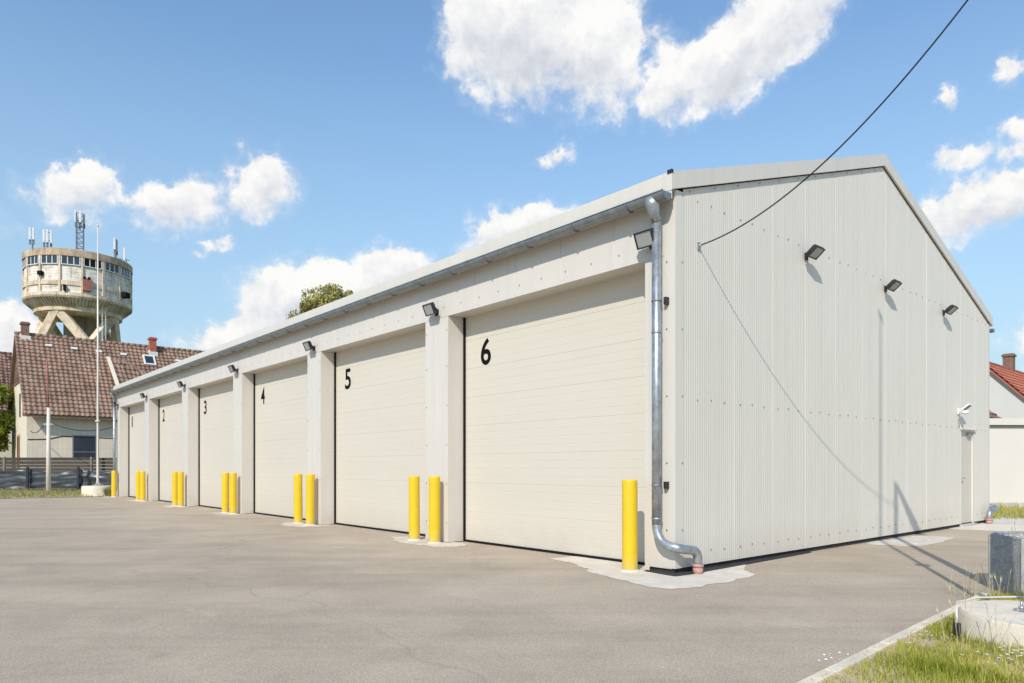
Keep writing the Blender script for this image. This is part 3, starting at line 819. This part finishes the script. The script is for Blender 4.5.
sheet('grass_verge', [tuple(V0[:2]), (8,-5), (30,-5), (30,8.6), (6.9,8.6), tuple(V1[:2])], .018, M['earth'])
sheet('far_verge', [(13.4,17.9),(60,17.9),(60,26),(12.2,26)], .010, M['earth'])
sheet('left_verge', [(-70,28.2),(-30,29.4),(-21.6,30.0),(-17.7,32.6),(-17.5,44),(-70,44)], .010, M['earth'])

def blade(b, p, h, wd, lean, az, seg=3):
    d = Vector((math.cos(az),math.sin(az),0)); s_ = Vector((-d.y,d.x,0))
    n0 = len(b.v); 
    for k in range(seg):
        q = k/seg; c = p + d*lean*h*q*q + Vector((0,0,h*q*(1-.25*lean*q)))
        ww = wd*(1-q*.75)
        b.v.append(tuple(c - s_*ww/2)); b.v.append(tuple(c + s_*ww/2))
    b.v.append(tuple(p + d*lean*h + Vector((0,0,h*(1-.25*lean)))))
    for k in range(seg-1): b.face((n0+2*k,n0+2*k+1,n0+2*k+3,n0+2*k+2))
    b.face((n0+2*seg-2,n0+2*seg-1,n0+2*seg))
rnd = random.Random(11)
from mathutils import noise as mnoise
b = MB(); b.smooth = True; cnt = 0
while cnt < 80000:
    x = rnd.uniform(.6,9.0); y = rnd.uniform(2.6,8.4)
    q = Vector((x,y,0)); s_ = (q-K0).dot(KN)
    if s_ < .035+.05*mnoise.noise(q*3) or (q-RC).length < .63 or (q-PL).length < .64: continue
    # far / out of frame: thin out
    if x/y > 1.6 or (x/y > .95 and rnd.random() < .35): continue
    cl = mnoise.noise(Vector((x*1.6,y*1.6,0)))*.6 + mnoise.noise(Vector((x*5,y*5,3)))*.4
    edge = min(1, (s_-.05)/.55)
    if rnd.random() > (.22+.78*edge)*max(.10,.48+1.25*cl): continue
    h = rnd.uniform(.03,.085)*(.7+.6*edge)*(1+.8*max(0,cl))
    blade(b, Vector((x,y,.016)), h, rnd.uniform(.0035,.0075), rnd.uniform(.15,1.0), rnd.uniform(0,2*PI)); cnt += 1
for i in range(2600):          # dead blades lying on the soil
    x = rnd.uniform(.6,5.5); y = rnd.uniform(2.6,7.4); q = Vector((x,y,0))
    if (q-K0).dot(KN) < .02 or (q-RC).length < .63: continue
    az = rnd.uniform(0,6.28); d_ = Vector((math.cos(az),math.sin(az),0))*rnd.uniform(.02,.06); n_ = Vector((-d_.y,d_.x,0)).normalized()*.0025; q.z = .022+rnd.uniform(0,.012)
    b.add([q-d_-n_, q+d_-n_+Vector((0,0,.012)), q+d_+n_+Vector((0,0,.012)), q-d_+n_], [(0,1,2,3)])
tag(b.build('grass', M['grass']), 'patchy green grass with dry blades growing behind the kerb', 'grass', kind='stuff')
# tall dry stalks by the ring and planter
b = MB(); b.smooth = True
def stalk(x, y, h):
    az = rnd.uniform(0,2*PI); ln = rnd.uniform(.05,.3)
    d = Vector((math.cos(az),math.sin(az),0))
    pts_ = [Vector((x,y,.0)), Vector((x,y,h*.5))+d*ln*h*.2, Vector((x,y,h))+d*ln*h]
    b.tube(pts_, [.0018,.0015,.001], 4, cap=False)
    for k in range(5):
        c = pts_[2].lerp(pts_[1], k*.09)
        blade(b, c, .035, .005, .5, rnd.uniform(0,6.28), 2)
    for k in range(2): blade(b, Vector((x,y,h*.1*k)), h*.55, .005, 1.0, rnd.uniform(0,6.28))
for i in range(38):
    a = rnd.uniform(R(185),R(300)); r = rnd.uniform(.66,.95)
    stalk(RC.x+r*math.cos(a), RC.y+r*math.sin(a), rnd.uniform(.15,.46))
for i in range(50):
    stalk(rnd.uniform(4.55,5.5), rnd.uniform(6.9,7.5), rnd.uniform(.12,.36))
for i in range(26):
    r = .5*math.sqrt(rnd.random()); a = rnd.uniform(0,6.28)
    x,y = PL.x+r*math.cos(a), PL.y+r*math.sin(a); n0 = len(b.v); stalk(x,y,rnd.uniform(.1,.24)); b.v[n0:] = [(p_[0],p_[1],p_[2]+PH-.06) for p_ in b.v[n0:]]
tag(b.build('dry_stalks', M['straw']), 'thin dry straw stalks around the ring and planter', 'weeds', kind='stuff')
b = MB(); b.smooth = True
def flower(x,y,h):
    c = Vector((x,y,h))
    for k in range(6):
        a = 2*PI*k/6; d = Vector((math.cos(a),math.sin(a),.15)); s_ = Vector((-d.y,d.x,0))*.005
        b.add([c, c+d*.008-s_, c+d*.015, c+d*.008+s_], [(0,1,2,3)])
for i in range(70):
    if i < 62: x,y = rnd.gauss(3.52,.13), rnd.gauss(4.72,.07)
    else: x,y = rnd.gauss(3.0,.25), rnd.gauss(5.15,.2)
    if (Vector((x,y,0))-RC).length > .7 and (Vector((x,y,0))-K0).dot(KN) > .1: flower(x,y,rnd.uniform(.05,.11))
tag(b.build('daisies', M['flower']), 'small white daisies in the grass below the concrete ring', 'flowers', kind='stuff')
b = MB()
for i in range(9):
    q = K0 + KD*rnd.gauss(4.55,.13) - KN*(.06+abs(rnd.gauss(.06,.10))); s_ = rnd.uniform(.006,.014)
    b.add([q+Vector((x*s_*rnd.uniform(.7,1.3),y*s_,z*s_*.7+.004)) for x,y,z in ((1,0,0),(0,1,0),(-1,0,0),(0,-1,0),(0,0,1))], [(0,1,4),(1,2,4),(2,3,4),(3,0,4)])
tag(b.build('pebbles', M['mortar']), 'few white pebbles lying on the asphalt beside the kerb', 'pebbles', kind='stuff')
# far grass strips
b = MB(); b.smooth = True
for i in range(16000):
    x = rnd.uniform(-36,-17.7); y = rnd.uniform(29.4,41)
    lim = 29.4 + max(0,(x+30)*.07) if x < -21.6 else 30.05+(x+21.6)*.68
    if y < lim: continue
    blade(b, Vector((x,y,.0)), rnd.uniform(.05,.20), rnd.uniform(.02,.035), rnd.uniform(.2,.9), rnd.uniform(0,6.28), 2)
for i in range(2200):      # the tuft at the flagpole ring
    a = rnd.uniform(-.9,.9); r = rnd.uniform(.0,.75)
    blade(b, Vector((-18.75+r*math.cos(a), 32.35+r*math.sin(a)*.8, 0)), rnd.uniform(.15,.5), .025, rnd.uniform(.2,.8), rnd.uniform(0,6.28), 2)
tag(b.build('grass_strip', M['grassfar']), 'strip of dry grass along the wooden fence', 'grass', kind='stuff')
b = MB(); b.smooth = True
for i in range(9000):
    x = rnd.uniform(12.4,22); y = rnd.uniform(17.95,22.9)
    if (Vector((x,y,0))-Vector(W(WD/2,LN/2))).dot(Vector((cr,sr,0))) < WD/2+.3: continue
    blade(b, Vector((x,y,.0)), rnd.uniform(.04,.14)*(2.2 if y > 22.4 else 1), rnd.uniform(.012,.022), rnd.uniform(.2,.9), rnd.uniform(0,6.28), 2)
tag(b.build('grass_strip', M['grass']), 'grass strip in front of the low white building', 'grass', kind='stuff')

# ------------------------------------------------------------------ tiles, houses
def tiled(b, o, along, down, L, H_, tw=.30, th=.36, lift=.07):
    o, along, down = Vector(o), Vector(along).normalized(), Vector(down).normalized()
    n = along.cross(down); 
    if n.z < 0: n = -n
    nc = max(1,int(round(L/tw))); nr = max(1,int(round(H_/th))); tw = L/nc; th = H_/nr
    for r in range(nr):
        for c in range(nc):
            jit = random.uniform(0,.012)
            base = o + along*tw*c + down*th*r
            vs_ = []
            for (q,e) in ((0,.0),(1.08,lift)):
                for k in range(5):
                    u = k/4
                    wv_ = .035*math.sin(2*PI*u)
                    vs_.append(base + along*tw*u*1.02 + down*th*q + n*(e + wv_ + .03 + jit))
            fr = [vs_[5+k] - n*(lift*.8) for k in range(5)]
            b.add(vs_+fr, [(k,k+1,6+k,5+k) for k in range(4)] + [(5+k,6+k,11+k,10+k) for k in range(4)])

def gabled_house(name, loc, L, Dp, ze, zr, wallm, tilem, lab, of=.4, oside=.25, rz=ROT, gablem=None):
    h = empty(name, loc, rz, label=lab, cat='house')
    yr = Dp/2; sl_ = (zr-ze)/yr
    zf = lambda y: ze + sl_*(y if y < yr else Dp-y) - .16
    b = MB(); b.box(oside,L-oside,of,of+.25,-.3,zf(of)); b.build('front_wall', wallm, h)
    b = MB(); b.box(oside,L-oside,Dp-of-.25,Dp-of,-.3,zf(of)); b.build('rear_wall', wallm, h)
    for x in (oside, L-oside-.25):
        b = MB(); b.prism([(of+.252,-.3),(Dp-of-.252,-.3),(Dp-of-.252,zf(of+.252)),(yr,zf(yr)),(of+.252,zf(of+.252))], 'x', x, x+.25); b.build('gable_wall', gablem or wallm, h)
    b = MB(); hyp = math.hypot(yr, zr-ze); dn = Vector((0,-yr,-(zr-ze))).normalized()
    b.prism([(0,ze-.15),(0,ze),(yr,zr),(Dp,ze),(Dp,ze-.15),(yr,zr-.15)], 'x', 0, L)
    tiled(b, (0,yr,zr), (1,0,0), dn, L, hyp); 
    tiled(b, (0,yr,zr), (1,0,0), Vector((0,yr,-(zr-ze))), L, hyp, tw=.6, th=.7)
    for k in range(int(L/.4)): b.tube([(k*.4,yr,zr+.05),(k*.4+.42,yr,zr+.07)],.13,8)
    ro = b.build('roof', tilem, h)
    return h, ro, zf, sl_
def chimney(x, y, z0, z1, wd, m_, parent, flash=True):
    b = MB(); b.box(x-wd/2,x+wd/2,y-wd/2,y+wd/2,z0,z1); b.box(x-wd/2-.06,x+wd/2+.06,y-wd/2-.06,y+wd/2+.06,z1-.18,z1-.06)
    o = b.build('chimney', m_, parent)
    if flash:
        c = MB(); c.box(x-wd/2-.08,x+wd/2+.08,y-wd/2-.10,y-wd/2-.001,z0-.1,z0+.22); c.box(x-wd/2-.08,x-wd/2-.003,y-wd/2,y+wd/2,z0+.0,z0+.35); c.build('flashing', M['mortar'], o)

H1 = Vector((-31.35,45,0)); ze, zr, Dp, L1 = 4.75, 10.62, 10.0, 13.4
h1, roof1, zf, sl1 = gabled_house('brick_house', H1, L1, Dp, ze, zr, M['clad'], M['tile'], 'cream house with a steep brown tiled roof behind the wooden fence', of=.75, gablem=M['plaster'])
chimney(.6, 4.95, 10.3, 11.5, .46, M['brick'], roof1); chimney(8.7, 4.6, 10.0, 11.35, .46, M['redbrick'], roof1)
def on_roof(x, s, lift=.0):       # s: metres below the ridge along the slope
    hyp = math.hypot(5,zr-ze); q = s/hyp
    nrm = Vector((0,-(zr-ze),5)).normalized()
    return Vector((x, 5-5*q, zr-(zr-ze)*q)) + nrm*lift
dn1 = (on_roof(0,1)-on_roof(0,0)); nr1 = Vector((0,-(zr-ze),5)).normalized()
for x in (1.9,3.45,5.0,6.6,10.4):
    b = MB(); b.obox(on_roof(x,.95+.04*x,.13), Vector((.2,0,0)), dn1*.10, nr1*.05); b.build('roof_vent', M['mortar'], roof1, bevel=.01)
b = MB(); c = on_roof(8.3,1.6,.12)
for s_ in (-1,1): b.obox(c+Vector((.36*s_,0,0)), Vector((.06,0,0)), dn1*.52, nr1*.06); b.obox(c+dn1*.46*s_, Vector((.30,0,0)), dn1*.06, nr1*.06)
sk = b.build('skylight', M['mortar'], roof1)
b = MB(); b.obox(c, Vector((.30,0,0)), dn1*.40, nr1*.03); b.build('pane', M['glass'], sk)
# raised cross roof on the right part of the slope
b = MB()
def slabquad(pts_, th):
    lo = [p_-nr1*th for p_ in pts_]; b.add(lo+pts_, [(0,3,2,1),(4,5,6,7),(0,1,5,4),(1,2,6,5),(2,3,7,6),(3,0,4,7)])
q = [on_roof(5.55,2.1,.35), on_roof(5.75,6.3,.75), on_roof(11.2,6.3,.25), on_roof(6.6,2.1,.3)]
slabquad(q, .4)
for r in range(8):
    f_ = r/8; a_ = q[0].lerp(q[1],f_); e_ = q[3].lerp(q[2],f_); n_ = max(1,int((e_-a_).length/.3))
    tiled(b, a_, e_-a_, q[1]-q[0], (e_-a_).length, (q[1]-q[0]).length/8)
dr = b.build('dormer_roof', M['tile'], roof1)
b = MB(); b.bar(q[0]+Vector((-.12,-.05,.1)), q[1]+Vector((-.12,-.05,.1)), .22, .14); b.build('verge_board', M['plaster'], dr)
# windows and doors of the house
def window(h, x0, x1, z0, z1, y, parent_wall=True):
    b = MB(); b.box(x0-.07,x1+.07,y-.05,y-.002,z0-.07,z0); b.box(x0-.07,x0,y-.04,y-.002,z0+.001,z1); b.box(x1,x1+.07,y-.04,y-.002,z0+.001,z1); b.box(x0-.07,x1+.07,y-.04,y-.002,z1+.001,z1+.07)
    o = b.build('window', M['shutter'], h)
    b = MB(); b.box(x0+.001,x1-.001,y-.02,y-.003,z0+.001,z1-.001); b.build('pane', M['glass'], o)
    b = MB(); b.box(x0+.002,x1-.002,y-.03,y-.021,z0+.35,z0+.41); b.build('sash_bar', M['shutter'], o)
window(h1, 2.87, 4.15, 2.0, 3.45, .75)
b = MB(); b.box(.205,.248,4.4,5.6,.6,3.5); b.build('red_door', M['reddoor'], h1)
b = MB(); b.box(.195,.204,4.3,4.39,.6,3.6); b.box(.195,.204,5.61,5.7,.6,3.6); b.box(.195,.204,4.3,5.7,3.601,3.68); b.build('door_frame', M['plaster'], h1)
for y in (2.1,3.9):
    b = MB(); b.box(.215,.248,y,y+.55,4.8,6.4); b.build('gable_window', M['glass'], h1)
b = MB(); tiled(b, (.20,.75,5.6), (0,1,0), (0,0,-1), .01, .01)
b = MB(); zg = 7.2
yy = lambda z: (z-ze+.16)/sl1
rows = 14
for k in range(rows):
    za = zg + (zr-.5-zg)*k/rows; zb = zg + (zr-.5-zg)*(k+1)/rows
    b.add([(.19,yy(za)+.1,za),(.19,Dp-yy(za)-.1,za),(.235,Dp-yy(zb)-.1,zb),(.235,yy(zb)+.1,zb)],[(0,1,2,3)])
b.build('tile_hung_gable', M['tiledk'], h1)
b = MB(); b.tube([(.3,.735,3.15),(1.4,.735,3.2),(2.2,.735,3.42),(5.2,.735,3.36),(12,.735,3.25)],.03,6); b.build('wall_cable', M['rubber'], h1)

h2, roof2, _, _ = gabled_house('brick_house', Vector((-50.5,51,0)), 12, 10, 5.2, 11.4, M['plaster'], M['tiledk'], 'brown tiled house cut off by the left edge behind the tree')

# white house with orange roof on the right
HR = Vector((27.6,41.2,0)) - Vector((-sr,cr,0))*4.3
h3, roof3, _, _ = gabled_house('white_house', HR, 11, 8.6, 3.0, 7.5, M['whitewall'], M['redtile'], 'white rendered house with a bright orange tiled roof and chimney', of=.25, oside=.2)
chimney(5.7, 4.35, 6.9, 8.6, .55, M['brick'], roof3, False)
an = empty('garden_shed', Vector((20.2,29.0,0)), ROT, label='small shed roof of dark red tiles showing above the low white wall', cat='shed')
b = MB(); b.box(.1,3,.1,3,-.1,2.7); b.build('walls', M['whitewall'], an)
b = MB(); b.prism([(-.1,2.75),(1.55,4.1),(3.2,2.75),(3.2,2.65),(1.55,4.0),(-.1,2.65)], 'x', 0, 3.2)
tiled(b, (0,1.55,4.1), (1,0,0), (0,-1.65,-1.35), 3.2, 2.13); b.build('roof', M['tiledk'], an)
# low flat-roofed white building
lw = empty('flat_roofed_garage', (14.6,22.95,0), R(3), label='low flat-roofed white building with a grey roof edge behind the hall', cat='building')
b = MB(); b.box(-2.2,14,0,6,-.1,2.72); b.build('walls', M['whitewall'], lw)
b = MB(); b.box(-2.25,14.1,-.12,6.1,2.722,2.94); b.build('roof_edge', M['trim'], lw, bevel=.01)
b = MB(); b.box(-2.22,14.05,-.06,6.0,2.66,2.7215); b.build('shadow_line_strip', M['shutter'], lw)  # grey strip standing in for the shade under the roof edge
b = MB(); b.box(-2.21,14,-.02,-.001,-.05,.18); b.build('base_course', M['concrete'], lw)

# ------------------------------------------------------------------ fence, tarp, poles at the left
FY = 41.0
fe = empty('wooden_fence', (-45,FY,0), label='weathered grey horizontal board fence in front of the brick house', cat='fence')
for k in range(11):
    x0 = k*2.55
    b = MB()
    for j in range(9):
        z0 = .12 + j*.2; b.box(x0+.07,x0+2.48,-.014+random.uniform(-.006,.006),.012,z0+random.uniform(-.008,.008),z0+.176+random.uniform(-.012,.012))
    b.build('board_panel', M['wood'], fe)
    b = MB(); b.box(x0-.06,x0+.06,-.05,.06,-.2,1.94); b.build('post', M['woodpost'], fe, bevel=.01)
ta = empty('black_tarp', (-45,FY-.9,0), label='crumpled black tarp stretched between low posts before the fence', cat='tarp')
b = MB(); b.smooth = True; NX, NZ = 260, 16
for i in range(NX+1):
    for j in range(NZ+1):
        x = 27*i/NX; q = j/NZ
        bay = (x % 2.9)/2.9; sagt = .16*math.sin(PI*bay)*(1+.4*math.sin(x*.7))
        z = .12 + q*(1.12-sagt)
        y = .10*mnoise.noise(Vector((x*.5,z*5.2+.35*x*(1 if int(x/2.9)%2 else -1),1))) + .05*mnoise.noise(Vector((x*1.5,z*9,5)))
        b.v.append((x,y,z))
for i in range(NX):
    for j in range(NZ):
        a = i*(NZ+1)+j; b.face((a,a+NZ+1,a+NZ+2,a+1))
b.build('sheet', M['foil'], ta)
for k in range(10):
    b = MB(); b.box(k*2.9-.06,k*2.9+.06,-.22,-.14,-.1,1.36); b.build('post', M['foilpost'], ta)

FPL = Vector((-19.35,32.75,0))
concrete_ring('concrete_ring', FPL, .66, .47, 'round concrete foundation ring at the far end of the hall')
fp2 = flagpole(FPL, 12.6, .483, 'white flagpole on the concrete ring at the far end of the hall', r0=.055)
PX = (48.5-CX)/F*37.8
po = empty('utility_pole', (PX,37.8,0), label='pale utility pole with a thin rod on top before the fence', cat='pole')
b = MB(); b.tube([(0,0,-.3),(0,0,4.55)],[.125,.08],14); b.build('pole', M['mast'], po)
b = MB(); b.tube([(0,0,4.5),(-.1,0,7.2)],[.045,.03],8); b.build('rod', M['reddish'], po)
b = MB(); b.box(-.28,.28,-.03,.03,3.62,3.70); b.build('crossarm', M['steel'], po)
def wire(name, a, e, sag, r, lab):
    a, e = Vector(a), Vector(e); b = MB()
    b.tube([a.lerp(e,k)-a-Vector((0,0,sag*4*k*(1-k))) for k in [i/16 for i in range(17)]], r, 6)
    o = b.build(name, M['cable'], None); o.location = a; return tag(o, lab, 'cable', None)
wire('overhead_cable', (PX+.2,37.8,3.72), tuple(W(.2,LN+.02,3.3)), .35, .022, 'dark cable sagging from the pale utility pole to the hall')
wire('overhead_cable', (PX-.2,37.8,3.72), (-31.2,45.4,3.7), .3, .022, 'dark cable running from the pale utility pole to the brick house')

# ------------------------------------------------------------------ water tower
TW = Vector((-61.75,100,0)); tw = empty('water_tower', TW, R(12), label='old concrete water tower with a boarded round drum on slanting legs', cat='water tower')
RD = 6.62
NB = 16
b = MB(); b.lathe((0,0,0),[(RD-.15,24.7),(RD-.15,30.3)],96); b.build('drum', M['boards'], tw)
b = MB(); b.lathe((0,0,0),[(RD-.12,29.6),(RD+.10,29.62),(RD+.10,30.55),(RD-.02,30.62),(0,30.7)],96,smooth=False); b.build('roof_rim', M['rim'], tw)
b = MB(); b.lathe((0,0,0),[(RD-.1,25.75),(RD+.0,25.75),(RD+.0,26.35),(RD-.1,26.35)],96,smooth=False); b.build('band', M['tower'], tw)
b = MB(); b.lathe((0,0,0),[(RD-.2,24.8),(RD+.08,24.78),(RD+.1,24.35),(RD-.05,24.1),(5.55,23.15),(5.45,23.1),(5.4,22.6),(5.3,22.55),(3.0,22.5),(0,22.5)],96,smooth=False)
b.build('bowl', M['tower'], tw)
b = MB()
for k in range(NB*6):
    a = 2*PI*k/(NB*6); d = Vector((math.cos(a),math.sin(a),0)); b.bar(d*(RD+.02)+Vector((0,0,24.12)), d*5.58+Vector((0,0,23.2)), .10, .07)
b.build('bowl_ribs', M['towerdk'], tw)
b = MB(); b.lathe((0,0,0),[(1.9,0),(1.9,22.48)],40); b.build('core', M['towerdk'], tw)
for k in range(NB):
    a = 2*PI*k/NB; d = Vector((math.cos(a),math.sin(a),0)); s_ = Vector((-d.y,d.x,0))
    b = MB(); b.obox(d*(RD-.06)+Vector((0,0,27.2)), d*.14, s_*.12, Vector((0,0,2.39))); b.build('rib', M['tower'], tw)
    b = MB(); f_ = MB()
    if True:
        a2 = a+PI/NB; d2 = Vector((math.cos(a2),math.sin(a2),0)); s2 = Vector((-d2.y,d2.x,0)); hw = 1.05
        c = d2*(RD-.09)+Vector((0,0,29.03))
        b.obox(c, d2*.02, s2*hw, Vector((0,0,.50)))
        wo = b.build('window', M['glass'] if k not in (13,) else M['rubber'], tw)
        for j in (-1.06,-.36,.36,1.06): f_.obox(c+s2*hw*j*.96+d2*.03, d2*.03, s2*.055, Vector((0,0,.52)))
        f_.obox(c-Vector((0,0,.55))+d2*.04, d2*.06, s2*1.1, Vector((0,0,.05)))
        f_.build('frame', M['mortar'], wo)
NL = 4
for k in range(NL):
    a = 2*PI*(k)/NL + R(-101.3); up_ = Vector((4.9*math.cos(a),4.9*math.sin(a),22.9))
    for s_ in (-1,1):
        a2 = a + s_*PI/NL; lo = Vector((5.0*math.cos(a2),5.0*math.sin(a2),18.0))
        b = MB(); b.bar(up_, lo, 1.15, .8, up=(math.cos(a),math.sin(a),0)); b.build('leg', M['tower'], tw, bevel=.05)
    a2 = a + PI/NL
    b = MB(); b.bar((5.0*math.cos(a2),5.0*math.sin(a2),18.4),(5.9*math.cos(a2),5.9*math.sin(a2),-.5),1.4,1.2,up=(math.cos(a2),math.sin(a2),0)); b.build('column', M['tower'], tw, bevel=.05)
# red box and ducts on the drum, ladder
def drum_at(px): # bearing on the drum, in the tower's own frame, seen at image column px
    u = (px-CX)/F; best = None
    for i in range(720):
        a = 2*PI*i/720; p_ = TW+Vector((RD*math.cos(a),RD*math.sin(a),0)); 
        if (p_-TW).dot(-p_) < 0: continue
        e_ = abs(p_.x/p_.y-u)
        if best is None or e_ < best[0]: best = (e_,a)
    return best[1]-R(12)
def on_drum(px, z, hw, hh, name, m_, out_=.25):
    a = drum_at(px); d = Vector((math.cos(a),math.sin(a),0)); s_ = Vector((-d.y,d.x,0)); b = MB()
    b.obox(d*(RD+out_*.5)+Vector((0,0,z)), d*out_, s_*hw, Vector((0,0,hh))); b.build(name, m_, tw)
on_drum(87,25.9,.5,.75,'red_hatch', M['reddish']); on_drum(84.5,26.85,.15,.15,'hatch_lamp', M['rubber']); on_drum(89,26.85,.15,.15,'hatch_lamp', M['rubber'])
on_drum(41,27.2,.28,.25,'vent_box', M['rubber']); on_drum(123,25.7,.5,.35,'vent_box', M['rubber'],.5); on_drum(65,25.3,.12,.4,'vent_box', M['rubber'])
a = drum_at(107); d = Vector((math.cos(a),math.sin(a),0)); s_ = Vector((-d.y,d.x,0)); b = MB()
for q_ in (-.25,.25): b.bar(d*5.9+s_*q_+Vector((0,0,10)), d*5.9+s_*q_+Vector((0,0,25.2)), .07)
for k in range(36): b.bar(d*5.9-s_*.25+Vector((0,0,10+k*.42)), d*5.9+s_*.25+Vector((0,0,10+k*.42)), .05)
b.build('ladder', M['mortar'], tw)

# antennas on the tower
def antenna(px, dist, zb, zt, panels, pz, ph, lattice, lab):
    Y = 100+dist; X = (px-CX)/F*Y
    o = empty('antenna_mast', (X,Y,0), R(25), label=lab, cat='antenna', group='mobile phone antennas on the tower roof')
    b = MB()
    if lattice:
        wq = .42; cs = [(wq,wq),(-wq,wq),(-wq,-wq),(wq,-wq)]
        for (x,y) in cs: b.bar((x,y,zb),(x,y,zt),.10)
        n = int((zt-zb)/.75)
        for k in range(n):
            z0 = zb+k*.75
            for i in range(4):
                (x,y),(x2,y2) = cs[i],cs[(i+1)%4]
                b.bar((x,y,z0),(x2,y2,z0+.75),.06); b.bar((x,y,z0),(x2,y2,z0),.06)
        b.build('lattice', M['shutter'], o)
    else:
        b.tube([(0,0,zb),(0,0,zt)],.09,8); b.bar((-.7,0,zb+.5),(.7,0,zb+.5),.08); b.bar((-.7,0,zb+1.3),(.7,0,zb+1.3),.08); b.bar((-.6,0,zb),(0,0,zb+2),.07); b.bar((.6,0,zb),(0,0,zb+2),.07)
        b.build('pole', M['shutter'], o)
    for (dx,dy) in panels:
        c = MB(); c.box(dx-.14,dx+.14,dy-.09,dy+.09,pz,pz+ph); c.build('panel', M['antenna'], o, bevel=.04)
        c = MB(); c.bar((dx,dy,pz+.3),(0,0,pz+.3),.07); c.bar((dx,dy,pz+ph-.3),(0,0,pz+ph-.3),.07); c.box(dx-.12,dx+.12,dy+.13,dy+.35,pz-.6,pz+.0); c.build('mount', M['shutter'], o)
    return o
antenna(32.5,-1,30.4,35.2,[(-.3,-.1),(.12,-.25)],33.4,1.7,False,'slim antenna mast at the left rim of the tower roof')
antenna(47.5,-1,30.4,34.4,[(-.42,-.1),(.0,-.3),(.42,-.1)],33.0,1.8,False,'antenna mast with three white panels, second from the left')
antenna(80,0,30.4,37.5,[(-.5,-.3),(.1,-.5),(.5,-.1),(-.1,.5)],36.1,1.7,True,'tallest lattice antenna mast on the tower roof')
antenna(115.5,1,30.2,34.3,[(-.1,-.2),(.15,.2)],32.6,1.7,False,'antenna mast right of the white flagpole on the tower roof')
antenna(124.5,2,30.2,33.0,[(0,-.2)],31.3,1.9,False,'short antenna at the right rim of the tower roof')
for (px,dist,r,lab) in ((74.5,-2,.32,'left small white dish beside the lattice mast on the tower'),(86,-2.5,.28,'right small white dish beside the lattice mast on the tower')):
    b = MB(); b.lathe((0,0,0),[(0,0),(r*.6,.06),(r,.16),(r,.3),(0,.42)],18); o = b.build('antenna_dish', M['antenna']); Y = 100+dist; o.location = ((px-CX)/F*Y,Y,31.0); o.rotation_euler = (R(80),0,R(-30)); tag(o, lab, 'dish')

# ------------------------------------------------------------------ trees
def tree(loc, h, crown_c, crown_r, n_cl, leaves, lm, lab, seed, size=.22):
    rn = random.Random(seed); o = empty('tree', loc, label=lab, cat='tree')
    b = MB(); top = Vector((0,0,h*.78)); b.tube([(0,0,-.3),(.1,.05,h*.3),(-.05,.1,h*.55),top],[h*.022,h*.018,h*.012,h*.005],10)
    cl = []
    for i in range(n_cl):
        while True:
            v = Vector((rn.uniform(-1,1),rn.uniform(-1,1),rn.uniform(-1,1)))
            if .45 < v.length < 1: break
        c = Vector(crown_c)+Vector((v.x*crown_r[0],v.y*crown_r[1],v.z*crown_r[2])); cl.append((c, rn.uniform(.09,.19)*max(crown_r)))
        st = Vector((0,0,min(c.z-.5,h*.7)*rn.uniform(.55,.9))); b.tube([st, st.lerp(c,.5)+Vector((0,0,.2)), c],[h*.007,h*.004,h*.0015],6)
    b.build('trunk', M['bark'], o)
    b = MB()
    for (c,r) in cl:
        for k in range(leaves):
            v = Vector((rn.gauss(0,1),rn.gauss(0,1),rn.gauss(0,1))); v.normalize(); p_ = c + v*r*rn.uniform(.3,1.05)**.6; p_.z = c.z+(p_.z-c.z)*.85
            a = Vector((rn.uniform(-1,1),rn.uniform(-1,1),rn.uniform(-1,1))).normalized(); e_ = a.cross(v)
            if e_.length < .1: continue
            e_.normalize(); s_ = size*rn.uniform(.6,1.3)
            b.add([p_-a*s_*.5, p_+e_*s_*.28, p_+a*s_*.5, p_-e_*s_*.28], [(0,1,2,3)])
    b.build('crown', lm, o)
    return o
tree((-15.2,60,0), 17.5, (0,0,11.7), (3.9,3.0,5.0), 200, 220, M['leafA'], 'olive green tree top rising behind the hall roof', 5, .26)
tree((-38.6,49.6,0), 9.4, (0,0,4.8), (2.5,2.4,4.4), 150, 280, M['leafB'], 'bright green leafy tree at the left edge beside the brick house', 9, .26)
